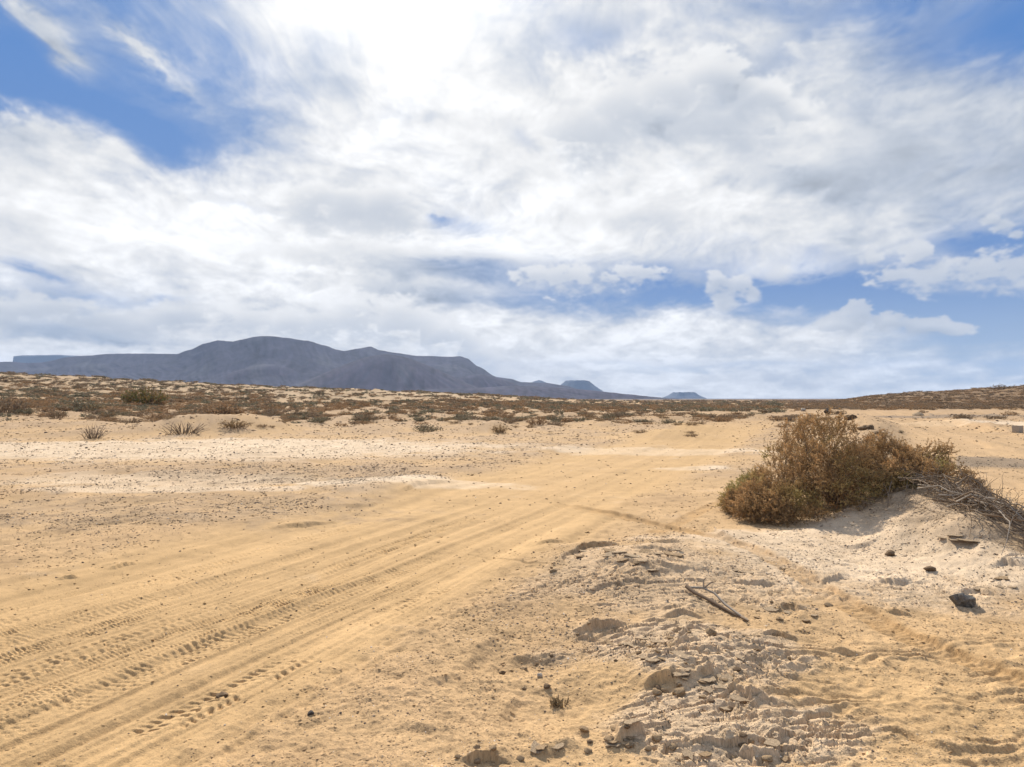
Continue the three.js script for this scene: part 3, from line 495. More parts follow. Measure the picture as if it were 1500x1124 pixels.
  cone('distant_mesa', 'blue hazy flat-topped hill with a cliff edge behind the mountain range', 90, 5900, [[0.01, 64], [20, 63.5], [48, 62], [58, 60], [60, 50], [75, 30], [110, -2]]);
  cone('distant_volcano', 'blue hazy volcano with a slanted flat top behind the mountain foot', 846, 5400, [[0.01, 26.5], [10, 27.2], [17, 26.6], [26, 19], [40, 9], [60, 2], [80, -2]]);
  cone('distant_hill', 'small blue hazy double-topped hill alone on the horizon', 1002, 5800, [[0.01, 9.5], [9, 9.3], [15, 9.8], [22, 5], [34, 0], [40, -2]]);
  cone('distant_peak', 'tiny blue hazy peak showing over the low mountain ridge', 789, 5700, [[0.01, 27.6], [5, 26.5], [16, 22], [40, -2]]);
}
// ---------------------------------------------------------------- helpers for things
const used = new Map();
function numbered(name) { const n = used.get(name) ?? 0; used.set(name, n + 1); return n ? name + '_' + String(n).padStart(3, '0') : name; }
function tag(o, name, label, category, group) { o.name = numbered(name); o.userData = { label, category }; if (group) o.userData.group = group; scene.add(o); o.traverse((c) => { if (c.isMesh) c.castShadow = c.receiveShadow = true; }); return o; }
function part(parent, name, geo, mat, kind) { const m = new THREE.Mesh(geo, mat); m.name = name; if (kind) m.userData.kind = kind; m.castShadow = m.receiveShadow = true; parent.add(m); return m; }
const std = (name, r, g, b, o = {}) => { const m = new THREE.MeshStandardMaterial({ color: new THREE.Color(r, g, b), roughness: 0.95, metalness: 0, ...o }); m.specularIntensity = o.specularIntensity ?? 0.25; m.name = name; return m; };
class Acc {                                             // collects triangles with normals and, if wanted, colours
  constructor() { this.p = []; this.i = []; this.c = []; this.uv = []; }
  tube(pts, r0, r1, sides = 5, col) {
    const base = this.p.length / 3, n = pts.length, d = new THREE.Vector3(), u = new THREE.Vector3(), v = new THREE.Vector3();
    for (let k = 0; k < n; k++) {
      d.copy(pts[Math.min(k + 1, n - 1)]).sub(pts[Math.max(k - 1, 0)]).normalize();
      u.set(0.31, 0.2, 0.93).cross(d); if (u.lengthSq() < 1e-4) u.set(1, 0, 0).cross(d); u.normalize(); v.copy(d).cross(u);
      const r = mix(r0, r1, k / (n - 1)) * (1 + 0.18 * (h2(base + k, k * 7) - 0.5));
      for (let s = 0; s < sides; s++) { const a = s / sides * 6.2832, c = Math.cos(a) * r, e = Math.sin(a) * r; this.p.push(pts[k].x + u.x * c + v.x * e, pts[k].y + u.y * c + v.y * e, pts[k].z + u.z * c + v.z * e); if (col) this.c.push(...col); }
    }
    for (let k = 0; k < n - 1; k++) for (let s = 0; s < sides; s++) { const a = base + k * sides + s, b = base + k * sides + (s + 1) % sides; this.i.push(a, b, a + sides, b, b + sides, a + sides); }
    for (let s = 1; s < sides - 1; s++) { this.i.push(base, base + s + 1, base + s); const e = base + (n - 1) * sides; this.i.push(e, e + s, e + s + 1); }
  }
  leaf(o, dir, side, len, wid, col) {                   // two triangles folded along the midrib
    const b = this.p.length / 3, up = new THREE.Vector3().crossVectors(dir, side).multiplyScalar(wid * 0.25);
    const q = [[0, 0, 0], [0.45, 0.5, 1], [1, 0, 0], [0.45, -0.5, 1]];
    for (const [a, s, k] of q) { this.p.push(o.x + dir.x * len * a + side.x * wid * s + up.x * k, o.y + dir.y * len * a + side.y * wid * s + up.y * k, o.z + dir.z * len * a + side.z * wid * s + up.z * k); if (col) this.c.push(...col); }
    this.i.push(b, b + 1, b + 2, b, b + 2, b + 3);
  }
  geo() { const g = new THREE.BufferGeometry(); g.setAttribute('position', new THREE.Float32BufferAttribute(this.p, 3)); if (this.c.length) g.setAttribute('color', new THREE.Float32BufferAttribute(this.c, 3)); g.setIndex(this.i); g.computeVertexNormals(); return g; }
}
const V = (x, y, z) => new THREE.Vector3(x, y, z);
const rdir = () => { const z = rr(-1, 1), a = rr(0, 6.2832), r = Math.sqrt(1 - z * z); return V(r * Math.cos(a), z, r * Math.sin(a)); };
function bent(a, b, sag, n, wob) { const out = []; for (let i = 0; i <= n; i++) { const t = i / n, p = a.clone().lerp(b, t); p.y += sag * 4 * t * (1 - t); if (i && i < n) p.add(rdir().multiplyScalar(wob)); out.push(p); } return out; }

const barkMat = std('brown twig bark', 0.22, 0.155, 0.10), deadMat = std('weathered dead wood', 0.215, 0.165, 0.12), greyWood = std('grey dead wood', 0.29, 0.25, 0.205);
const leafMat = new THREE.MeshPhysicalMaterial({ color: 0xffffff, roughness: 1, transmission: 0.28, thickness: 0, metalness: 0, side: THREE.DoubleSide }); leafMat.specularIntensity = 0.15; leafMat.name = 'small dry leaves';
const leafVC = new THREE.MeshPhysicalMaterial({ color: 0xffffff, vertexColors: true, roughness: 1, transmission: 0.22, thickness: 0, metalness: 0, side: THREE.DoubleSide }); leafVC.specularIntensity = 0.15; leafVC.name = 'shrub leaves';

// ---------------------------------------------------------------- the big bush on the bank
{
  const FB = 9.55, ENV = [[2.94, 0.10], [3.0, 0.26], [3.2, 0.44], [3.45, 0.62], [3.6, 0.78], [3.72, 0.98], [3.86, 1.16], [4.08, 1.33], [4.28, 1.26], [4.5, 1.10], [4.75, 1.00], [5.0, 0.90], [5.2, 0.88], [5.45, 0.93], [5.65, 0.86], [5.85, 0.66], [6.0, 0.45]];
  const top = (x) => { if (x <= ENV[0][0] || x >= 6) return 0; let i = 1; while (ENV[i][0] < x) i++; const u = (x - ENV[i - 1][0]) / (ENV[i][0] - ENV[i - 1][0]); return mix(ENV[i - 1][1], ENV[i][1], u); };
  const bush = new THREE.Group(); const gy = heightAt(4.3, FB); bush.position.set(4.3, gy, -FB);
  const toL = (p) => V(p.x - 4.3, p.y - gy, p.z + FB);
  const gh = (x, f) => heightAt(x, f);
  // sprigs: a short twig set with small leaves
  const sprig = (n, len) => { const a = new Acc(), pts = [V(0, 0, 0), V(rr(-0.1, 0.1) * len, len * 0.5, rr(-0.1, 0.1) * len), V(rr(-0.2, 0.2) * len, len, rr(-0.2, 0.2) * len)];
    a.tube(pts, 0.0016, 0.0009, 3); for (let i = 0; i < n; i++) { const t = rr(0.12, 1), o = t < 0.5 ? pts[0].clone().lerp(pts[1], t * 2) : pts[1].clone().lerp(pts[2], t * 2 - 1), d = rdir(); d.y = Math.abs(d.y) * 0.9 + 0.15; d.normalize(); a.leaf(o, d, V(0, 1, 0).cross(rdir()).normalize(), rr(0.016, 0.030), rr(0.008, 0.014)); } return a.geo(); };
  const kinds = [sprig(15, 0.10), sprig(19, 0.12), sprig(12, 0.085)], places = [[], [], []];
  const stems = [], tips = [];
  const roots = [[3.35, 9.45], [3.7, 9.6], [4.05, 9.5], [4.35, 9.7], [4.7, 9.55], [5.05, 9.4], [4.2, 9.3]].map(([x, f]) => V(x, gh(x, f) + 0.02, -f));
  const twigs = new Acc(), limb = roots.map(() => new Acc());
  const dens = (p) => vn3(p.x * 4.6, p.y * 6.5, p.z * 4.6) + 0.6 * vn3(p.x * 12, p.y * 12, p.z * 12);
  let made = 0;
  for (let tries = 0; tries < 90000 && made < 2800; tries++) {
    const x = rr(2.94, 6.0), T = top(x) + 0.23 * gn(x * 3.1 + 2, 1.7) * sst(3.1, 3.6, x), f = FB + rr(-0.95, 0.85) * (0.35 + 0.65 * sst(0, 0.7, T)), y0 = gh(x, f), dome = Math.sqrt(Math.max(0, 1 - ((f - FB - 0.05) / (0.45 + 0.62 * Math.min(1, T + 0.15))) ** 2)), yt = y0 * 0.2 + (T - y0 * 0.2) * dome + 0.03;
    if (yt < y0 + 0.06) continue;
    const under = x > 4.75 ? sst(4.7, 5.3, x) * 0.22 : 0;      // open beneath at the right
    const q = Math.pow(rnd(), x < 4.7 ? 0.8 : 0.55), y = mix(y0 + 0.03 + under * Math.max(0, yt - y0), yt, q), p = V(x, y, -f);
    const dn = dens(p); if (dn < (x > 4.9 ? 0.14 : x > 4.5 ? 0.02 : -0.16) - (x < 3.5 ? 0.3 : 0)) continue;
    made++; tips.push(p);
  }
  const col = new THREE.Color(), colors = [[], [], []], M = new THREE.Matrix4(), Q = new THREE.Quaternion();
  tips.forEach((p, n) => {
    let bi = 0, bd = 1e9; roots.forEach((r, i) => { const d = (r.x - p.x) ** 2 + 0.5 * (r.z - p.z) ** 2 + (i % 2) * 0.02; if (d < bd) { bd = d; bi = i; } });
    const r = roots[bi];
    if (n % 8 === 0) limb[bi].tube(bent(r.clone().add(V(rr(-0.08, 0.08), 0, rr(-0.08, 0.08))), p, 0.10 * p.distanceTo(r), 5, 0.022).map(toL), rr(0.006, 0.011), 0.0022, 4);
    for (let k = 0; k < 1; k++) { const o = p.clone().add(rdir().multiplyScalar(rr(0.06, 0.20))); o.y = Math.max(o.y - 0.05, gh(o.x, -o.z) + 0.01); twigs.tube(bent(toL(o), toL(p.clone().add(rdir().multiplyScalar(0.04))), 0.01, 3, 0.012), 0.0026, 0.0012, 3); }
    const m = 3 + Math.floor(rnd() * 4);
    for (let k = 0; k < m; k++) {
      const o = p.clone().add(rdir().multiplyScalar(rr(0, 0.07))), kd = Math.floor(rnd() * 3), d = p.clone().sub(r).normalize().multiplyScalar(0.6).add(rdir().multiplyScalar(0.75)).add(V(0, 0.35, 0)).normalize();
      if (o.y < gh(o.x, -o.z) + 0.005) continue;
      Q.setFromUnitVectors(V(0, 1, 0), d); const sc = rr(0.6, 1.1); M.compose(toL(o), Q, V(sc, sc, sc)); places[kd].push(M.clone());
      const gr = sst(0.1, 0.6, vn3(o.x * 2.2 + 5, o.y * 2.6, o.z * 2.2) + 0.75 * sst(3.5, 3.05, o.x) * sst(0.3, 0.55, o.y) - 0.12 + 0.12 * vn3(o.x * 9, o.y * 9, o.z * 9)), v = rr(0.95, 1.9) * (1.1 + 0.35 * vn3(o.x * 5, o.y * 5, o.z * 5)), rust = rnd() < 0.22 ? 1 : 0;
      col.setRGB((mix(0.255, 0.215, gr) + 0.06 * rust) * v, (mix(0.168, 0.182, gr) + 0.03 * rust) * v, (mix(0.084, 0.072, gr) + 0.01 * rust) * v); colors[kd].push(col.clone());
    }
  });
  limb.forEach((a) => { if (a.p.length) part(bush, 'stem', a.geo(), barkMat); });
  part(bush, 'twigs', twigs.geo(), barkMat, 'stuff');
  kinds.forEach((g, n) => { const im = new THREE.InstancedMesh(g, leafMat, places[n].length); places[n].forEach((m, i) => { im.setMatrixAt(i, m); im.setColorAt(i, colors[n][i]); }); im.name = 'foliage'; im.userData.kind = 'stuff'; bush.add(im); });
  tag(bush, 'desert_bush', 'large brown and olive leafy bush on the sandy bank between two tracks', 'bush');
  // fallen leaves and bits of twig on the sand under the bush
  const lit = new Acc();
  for (let k = 0; k < 2600; k++) { const x = rr(2.8, 5.9), f = rr(8.35, 10.4), g = heightAt(x, f); if (rnd() > 0.25 + sst(0.1, 0.7, top(x)) * sst(8.2, 9.1, f)) continue; const a = rr(0, 6.28), c = [[0.20, 0.13, 0.07], [0.26, 0.18, 0.10], [0.14, 0.10, 0.065]][k % 3], long = rnd() < 0.2; lit.leaf(V(x, g + 0.004, -f), V(Math.cos(a), rr(0.05, 0.3), Math.sin(a)).normalize(), V(-Math.sin(a), rr(-0.1, 0.2), Math.cos(a)).normalize(), long ? rr(0.03, 0.07) : rr(0.012, 0.026), long ? 0.004 : rr(0.007, 0.014), c); }
  { const m = new THREE.Mesh(lit.geo(), leafVC); m.name = 'leaf_litter'; m.userData = { kind: 'stuff', label: 'brown fallen leaves and twigs on the sand under the bush' }; m.castShadow = m.receiveShadow = true; scene.add(m); }
  console.log('bush', made, places.map((p) => p.length), twigs.i.length / 3);

  // dead branches spilling down the bank beside the bush
  const dead = new THREE.Group(), cx = 5.05, cf = 7.8, cy = heightAt(cx, cf); dead.position.set(cx, cy, -cf);
  const toD = (p) => V(p.x - cx, p.y - cy, p.z + cf), fine = new Acc();
  const lie = (x, f, up) => V(x, heightAt(x, f) + up, -f);
  for (let k = 0; k < 92; k++) {
    const u = Math.pow(rnd(), 0.8), x0 = mix(4.95, 4.85, u) + rr(-0.25, 0.2), f0 = mix(9.2, 6.9, u) + rr(-0.3, 0.4), L = rr(0.45, 1.1), an = rr(-0.75, 0.45) - 1.05, pts = [], n = 7, up0 = rr(0.02, 0.22), arch = rr(0.02, 0.17);
    let x = x0, f = f0, da = rr(-0.25, 0.25);
    for (let i = 0; i <= n; i++) { const t = i / n; pts.push(lie(x, f, 0.012 + up0 * (1 - t) * 0.7 + arch * 4 * t * (1 - t) + rr(-0.012, 0.012))); const g = an + da * i * 0.5 + rr(-0.2, 0.2); x += Math.cos(g) * L / n; f += Math.sin(g) * L / n; }
    const a = new Acc(), r = rr(0.005, 0.013); a.tube(pts.map(toD), r, r * 0.35, 6);
    for (let j = 0; j < 5; j++) { const b = pts[1 + Math.floor(rnd() * (n - 1))], e = b.clone().add(rdir().multiplyScalar(rr(0.1, 0.28))); e.y = Math.max(e.y + 0.03, heightAt(e.x, -e.z) + 0.01); (j < 2 ? a : fine).tube(bent(b, e, 0.02, 4, 0.016).map(toD), r * 0.45, 0.0016, 4); }
    part(dead, 'branch', a.geo(), [deadMat, barkMat, greyWood, deadMat][k % 4]);
  }
  for (let k = 0; k < 420; k++) { const u = rnd(), x = mix(4.6, 4.95, u) + rr(-0.45, 0.25), f = mix(9.2, 6.6, u) + rr(-0.4, 0.4), o = lie(x, f, rr(0.003, 0.10)), e = o.clone().add(rdir().multiplyScalar(rr(0.08, 0.25))); e.y = Math.max(heightAt(e.x, -e.z) + 0.004, o.y + (e.y - o.y) * 0.5); fine.tube(bent(o, e, 0.015, 3, 0.014).map(toD), rr(0.0015, 0.0035), 0.001, 3); }
  part(dead, 'twigs', fine.geo(), deadMat, 'stuff');
  tag(dead, 'dead_brush', 'tangle of dead grey-brown branches spilling down the bank beside the bush', 'dead branches');
}

// ---------------------------------------------------------------- forked dry stick on the crust mound
{
  const [x0, f0] = hit(1007, 865), [x1, f1] = hit(1094, 911), stick = new THREE.Group(), gy = heightAt(x0, f0); stick.position.set(x0, gy, -f0);
  const at = (t, side, up) => { const x = mix(x0, x1, t) + side * 0.5, f = mix(f0, f1, t) + side; return V(x - x0, heightAt(x, f) + up - gy, -f + f0); };
  const a = new Acc(), b = new Acc(), c = new Acc();
  a.tube([at(0, -0.03, 0.035), at(0.15, -0.025, 0.028), at(0.35, -0.02, 0.022), at(0.6, -0.01, 0.02), at(0.82, 0, 0.016), at(1, 0, 0.012)], 0.017, 0.009, 7);
  b.tube([at(0.05, -0.02, 0.05), at(0.25, 0.06, 0.065), at(0.45, 0.07, 0.055), at(0.65, 0.04, 0.04), at(0.85, 0.005, 0.03), at(1.02, 0, 0.012)], 0.009, 0.009, 6);
  const c2 = new Acc(), c3 = new Acc(); c.tube([at(0.27, 0.06, 0.065), at(0.24, 0.10, 0.10), at(0.27, 0.14, 0.12)], 0.008, 0.004, 5); c2.tube([at(0.28, 0.06, 0.065), at(0.36, 0.14, 0.10), at(0.42, 0.19, 0.115)], 0.007, 0.003, 5); c3.tube([at(0.93, 0, 0.02), at(0.98, -0.04, 0.03), at(1.05, -0.05, 0.025)], 0.012, 0.005, 5);
  part(stick, 'stem', a.geo(), std('dark dry stick', 0.16, 0.115, 0.08)); part(stick, 'prong', b.geo(), greyWood); for (const q of [c, c2, c3]) part(stick, 'twig', q.geo(), deadMat);
  tag(stick, 'dry_stick', 'forked dry stick lying on the pale crust mound', 'stick');
}

// ---------------------------------------------------------------- stones, clods, crust plates
const stoneTone = noiseTexture(256, (u, v) => { const w = gn(u * 12, v * 12) + 0.7 * gn(u * 40, v * 40) + 0.6 * gn(u * 90, v * 90); return 190 + 45 * w; });
stoneTone.colorSpace = THREE.SRGBColorSpace;
function rockGeo(seed, detail, rough, flatten = 0.7, cuts = 5) {
  const g = mergeVertices(new THREE.IcosahedronGeometry(0.5, detail).deleteAttribute('uv').deleteAttribute('normal')), P = g.attributes.position, planes = [];
  for (let i = 0; i < cuts; i++) { const a = h2(seed, i * 3) * 6.28, z = h2(seed + 9, i * 5) * 1.6 - 0.8, r = Math.sqrt(1 - z * z); planes.push([r * Math.cos(a), z, r * Math.sin(a), 0.26 + 0.16 * h2(seed + 4, i)]); }
  const uv = [];
  for (let i = 0; i < P.count; i++) {
    let x = P.getX(i), y = P.getY(i), z = P.getZ(i); const n = 1 + rough * (vn3(x * 3.1 + seed * 1.7, y * 3.1, z * 3.1) * 0.7 + vn3(x * 7.3 + seed, y * 7.3, z * 7.3) * 0.35 + vn3(x * 16 + seed, y * 16, z * 16) * 0.15); x *= n; y *= n; z *= n;
    for (const q of planes) { const e = x * q[0] + y * q[1] + z * q[2] - q[3]; if (e > 0) { x -= q[0] * e * 0.85; y -= q[1] * e * 0.85; z -= q[2] * e * 0.85; } }
    P.setXYZ(i, x, y * flatten, z); uv.push(x + y * 0.5, z + y * 0.5);
  }
  g.setAttribute('uv', new THREE.Float32BufferAttribute(uv, 2)); g.computeVertexNormals(); return g;
}
const stoneMats = { grey: std('grey basalt', 0.31, 0.29, 0.26, { map: stoneTone, bumpMap: stoneTone, bumpScale: 0.012 }), dark: std('dark basalt', 0.125, 0.11, 0.10, { map: stoneTone }), brown: std('brown stone', 0.30, 0.205, 0.125, { map: stoneTone }), pale: std('pale stone', 0.70, 0.60, 0.48, { map: stoneTone }), sand: std('sandy clod', 0.52, 0.365, 0.215, { map: stoneTone }), crust: std('pale crust', 0.58, 0.435, 0.285, { map: stoneTone }) };
const rockShapes = [0, 1, 2, 3, 4, 5].map((k) => rockGeo(k * 13 + 5, 3, 0.42, 0.62 + 0.05 * k, 5)), clodShapes = [0, 1, 2, 3, 4].map((k) => rockGeo(k * 17 + 90, 3, 0.62, 0.7, 4));
function setStone(name, label, category, px, py, wpx, mat, shape, group, o = {}) {
  const [x, f] = o.at ?? hit(px, py), w = o.size ?? wpx * f / FOC, m = new THREE.Mesh(shape, mat);
  m.scale.set(w, w * (o.tall ?? 1), w * (o.deep ?? 0.9)); m.rotation.set(rr(-0.2, 0.2), o.turn ?? rr(0, 6.28), rr(-0.2, 0.2)); m.position.set(x, heightAt(x, f) + w * 0.32 * (o.tall ?? 1) * (1 - (o.sunk ?? 0.35)), -f);
  return tag(m, name, label, category, group);
}
{
  const g = rockGeo(401, 4, 0.55, 0.72, 9).toNonIndexed(); g.computeVertexNormals();
  setStone('rock', 'dark grey angular rock lying alone on the pale crust below the bush', 'rock', 1411, 886, 44, stoneMats.grey, g, null, { turn: 0.5, deep: 0.75, sunk: 0.45, tall: 0.85 });
  setStone('rock', 'dark boulder sitting on the far end of the sandy bank', 'rock', 1213, 607, 11, stoneMats.dark, rockShapes[1], null, { sunk: 0 });
  setStone('rock', 'small dark stone just beyond the boulder on the sandy bank', 'rock', 1211, 602, 6, stoneMats.dark, rockShapes[2], null, { sunk: 0 });
  setStone('rock', 'white stone on the open sand near the far end of the bank', 'rock', 1177, 603, 8, stoneMats.pale, rockShapes[3], null, { sunk: 0 });
  setStone('rock', 'sandy rock heap at the edge of the right-hand track', 'rock', 1345, 609, 16, stoneMats.crust, clodShapes[1], null, { tall: 0.6, sunk: 0.5 });
  for (const [px, py, w] of [[1246, 614, 20], [1270, 628, 22], [1284, 636, 15]]) setStone('bank_stone', 'weathered sandy lump on the crest of the bank behind the bush', 'rock', px, py, w, stoneMats.brown, clodShapes[Math.floor(rnd() * 5)], 'lumps along the bank behind the bush', { tall: 0.7, sunk: 0.8 });
  // pale block by the right-hand track: a cut block with worn edges
  const b = new THREE.BoxGeometry(1, 1, 1, 10, 10, 10), P = b.attributes.position;
  for (let i = 0; i < P.count; i++) { const v = V(P.getX(i), P.getY(i), P.getZ(i)), e = v.clone(), m = Math.max(Math.abs(v.x), Math.abs(v.y), Math.abs(v.z)); const sp = v.clone().normalize().multiplyScalar(0.62); e.lerp(sp, 0.10).multiplyScalar(1 + 0.04 * vn3(v.x * 4, v.y * 4, v.z * 4)); P.setXYZ(i, e.x, e.y, e.z); }
  b.computeVertexNormals(); const [bx, bf] = hit(1491, 633), m = new THREE.Mesh(b, stoneMats.pale), w = 10 * bf / FOC; m.scale.set(w, w, w); m.position.set(bx, heightAt(bx, bf) + w * 0.45, -bf); m.rotation.y = 0.35;
  tag(m, 'stone_block', 'pale square stone block at the edge of the white flat beside the right-hand track', 'block');
  const singles = [
    ['dark clod of earth beside the tyre prints on the sand track', 'clod', 325, 1020, 19, 'brown', 0.55], ['dark grey stone on gritty sand between tyre prints and broken crust', 'stone', 455, 1046, 12, 'dark', 0.8], ['reddish brown stone on pale crust left of the dark rock', 'stone', 1362, 836, 17, 'brown', 0.6], ['brown clod on the sand below the bush', 'clod', 1303, 814, 15, 'brown', 0.9],
    ['rounded white stone in the hollow of the churned sand', 'stone', 790, 992, 9, 'pale', 1], ['pointed sandy clod left of the white stone', 'clod', 736, 989, 10, 'brown', 1.2],
    ['block of sandy crust with a clean broken face in the crust bank', 'clod', 993, 1017, 22, 'sand', 0.9],
  ];
  for (const [label, cat, px, py, w, mat, tall] of singles) setStone(cat === 'clod' ? 'earth_clod' : 'stone', label, cat, px, py, w, stoneMats[mat], (cat === 'clod' ? clodShapes : rockShapes)[Math.floor(rnd() * 5)], null, { tall });
  // loose clods in the broken crust
  const clodWhere = ['heaped against the crust block with the clean broken face', 'on the cracked crust below the forked stick', 'heaped beside the low crust edge under the churned hollow', 'along the split edge of the cracked crust sheet', 'in the row at the foot of the smooth sand ridge', 'in the dark scrape beneath the churned hollow', 'between the forked stick and the wavy sand', 'around the white stone in the hollow', 'beside the tyre rut below the mound', 'on the lip of the smooth sand hollow', 'under the crust ledge above the smooth hollow', 'on the broken ledge at the top of the mound'];
  const zones = [[985, 1015, 40, 14, 9, 12], [1000, 950, 90, 30, 12, 9], [905, 1085, 60, 18, 14, 13], [1060, 1010, 50, 30, 12, 12], [1050, 1100, 110, 18, 14, 13], [740, 1110, 90, 14, 8, 12], [1100, 945, 60, 20, 9, 12], [760, 985, 50, 26, 9, 9], [1160, 900, 70, 30, 7, 10], [930, 960, 60, 16, 8, 9], [865, 930, 40, 14, 6, 9], [880, 830, 80, 20, 6, 9]];
  zones.forEach(([cx, cy, rx, ry, n, w], z) => { for (let i = 0; i < n * 0.6; i++) setStone('earth_clod', 'crumbly sandy clod ' + clodWhere[z], 'clod', cx + rx * rr(-1, 1), Math.min(1120, cy + ry * rr(-1, 1)), w * rr(0.6, 1.35), rnd() < 0.75 ? stoneMats.sand : stoneMats.brown, clodShapes[Math.floor(rnd() * 5)], 'loose clods in the churned sand', { tall: rr(0.55, 0.95), sunk: 0.45 }); });
  // thin crust plates, tilted and broken
  const plateGeo = (seed) => { const n = 9 + Math.floor(h1(seed) * 5), sh = new THREE.Shape(); for (let i = 0; i < n; i++) { const a = (i + 0.6 * h2(seed, i)) / n * 6.2832, r = 0.26 + 0.36 * h2(seed + 5, i * 3); i ? sh.lineTo(Math.cos(a) * r, Math.sin(a) * r) : sh.moveTo(Math.cos(a) * r, Math.sin(a) * r); } const g = new THREE.ExtrudeGeometry(sh, { depth: 0.035, bevelEnabled: true, bevelSize: 0.012, bevelThickness: 0.008, bevelSegments: 1 }); g.rotateX(-Math.PI / 2); g.translate(0, -0.05, 0); return g; };
  const plates = [1, 2, 3, 4, 5, 6, 7].map((k) => plateGeo(k * 29)), pz = [[985, 945, 70, 20, 9, 26], [1050, 975, 40, 30, 9, 26], [1060, 1025, 40, 24, 8, 22], [930, 955, 50, 14, 6, 22], [925, 1075, 45, 20, 8, 24], [960, 820, 70, 16, 7, 24], [880, 815, 50, 8, 6, 24], [1400, 788, 30, 6, 4, 26], [1100, 860, 70, 30, 7, 22], [1060, 1104, 90, 14, 6, 24], [1440, 855, 50, 14, 5, 26], [810, 1098, 30, 10, 3, 22], [1010, 990, 30, 12, 5, 24], [1150, 895, 50, 14, 4, 20]];
  const plateWhere = ['on the cracked sheet below the forked stick', 'along the right edge of the cracked sheet', 'slumped below the cracked sheet', 'at the lip of the smooth sand hollow', 'in the heap beside the low crust edge', 'flaking off the mound top behind the stick', 'on the broken ledge of the mound', 'over the small cave-like edge below the dead branches', 'beside the tyre rut right of the stick', 'at the foot of the smooth sand ridge', 'near the dark grey rock', 'alone beside the churned hollow', 'above the crust block with the clean face', 'on the small banks beside the tyre rut'];
  for (const [cx, cy, rx, ry, n, w] of pz) for (let i = 0; i < n; i++) {
    const px = cx + rx * rr(-1, 1), py = Math.min(1118, cy + ry * rr(-1, 1)), [x, f] = hit(px, py), s = w * rr(0.55, 1.3) * f / FOC, m = new THREE.Mesh(plates[Math.floor(rnd() * 7)], rnd() < 0.7 ? stoneMats.crust : stoneMats.sand);
    m.scale.set(s, s * rr(0.7, 1.3), s * rr(0.7, 1)); m.rotation.set(rr(-0.14, 0.16), rr(0, 6.28), rr(-0.14, 0.14), 'YXZ'); m.position.set(x, heightAt(x, f) + 0.004 + s * 0.02, -f);
    tag(m, 'crust_plate', 'thin pale plate of broken crust ' + plateWhere[pz.findIndex((q) => q[0] === cx && q[1] === cy)], 'crust plate', 'broken crust plates');
  }
}
// dry crumbling tuft in the hollow
{
  const [x, f] = hit(818, 1034), g = new THREE.Group(), y = heightAt(x, f), st = new Acc(), lf = new Acc(); g.position.set(x, y, -f);
  for (let k = 0; k < 60; k++) { const a = rr(0, 6.28), r = rr(0, 0.05), o = V(Math.cos(a) * r, -0.003, Math.sin(a) * r * 0.8), d = V(Math.cos(a) * rr(0.1, 0.7), 1, Math.sin(a) * rr(0.1, 0.7)).normalize(), e = o.clone().addScaledVector(d, rr(0.015, 0.055)); st.tube([o, o.clone().lerp(e, 0.5).add(rdir().multiplyScalar(0.004)), e], 0.0022, 0.0012, 3); for (let j = 0; j < 7; j++) lf.leaf(o.clone().lerp(e, rr(0.3, 1)), rdir(), rdir(), rr(0.006, 0.012), rr(0.004, 0.008), [[0.30, 0.22, 0.11], [0.24, 0.19, 0.09], [0.36, 0.27, 0.15]][j % 3]); }
  part(g, 'stem', st.geo(), deadMat); part(g, 'foliage', lf.geo(), leafVC, 'stuff');
  tag(g, 'dry_tuft', 'tiny dry olive tuft in the churned sand hollow', 'plant');
}

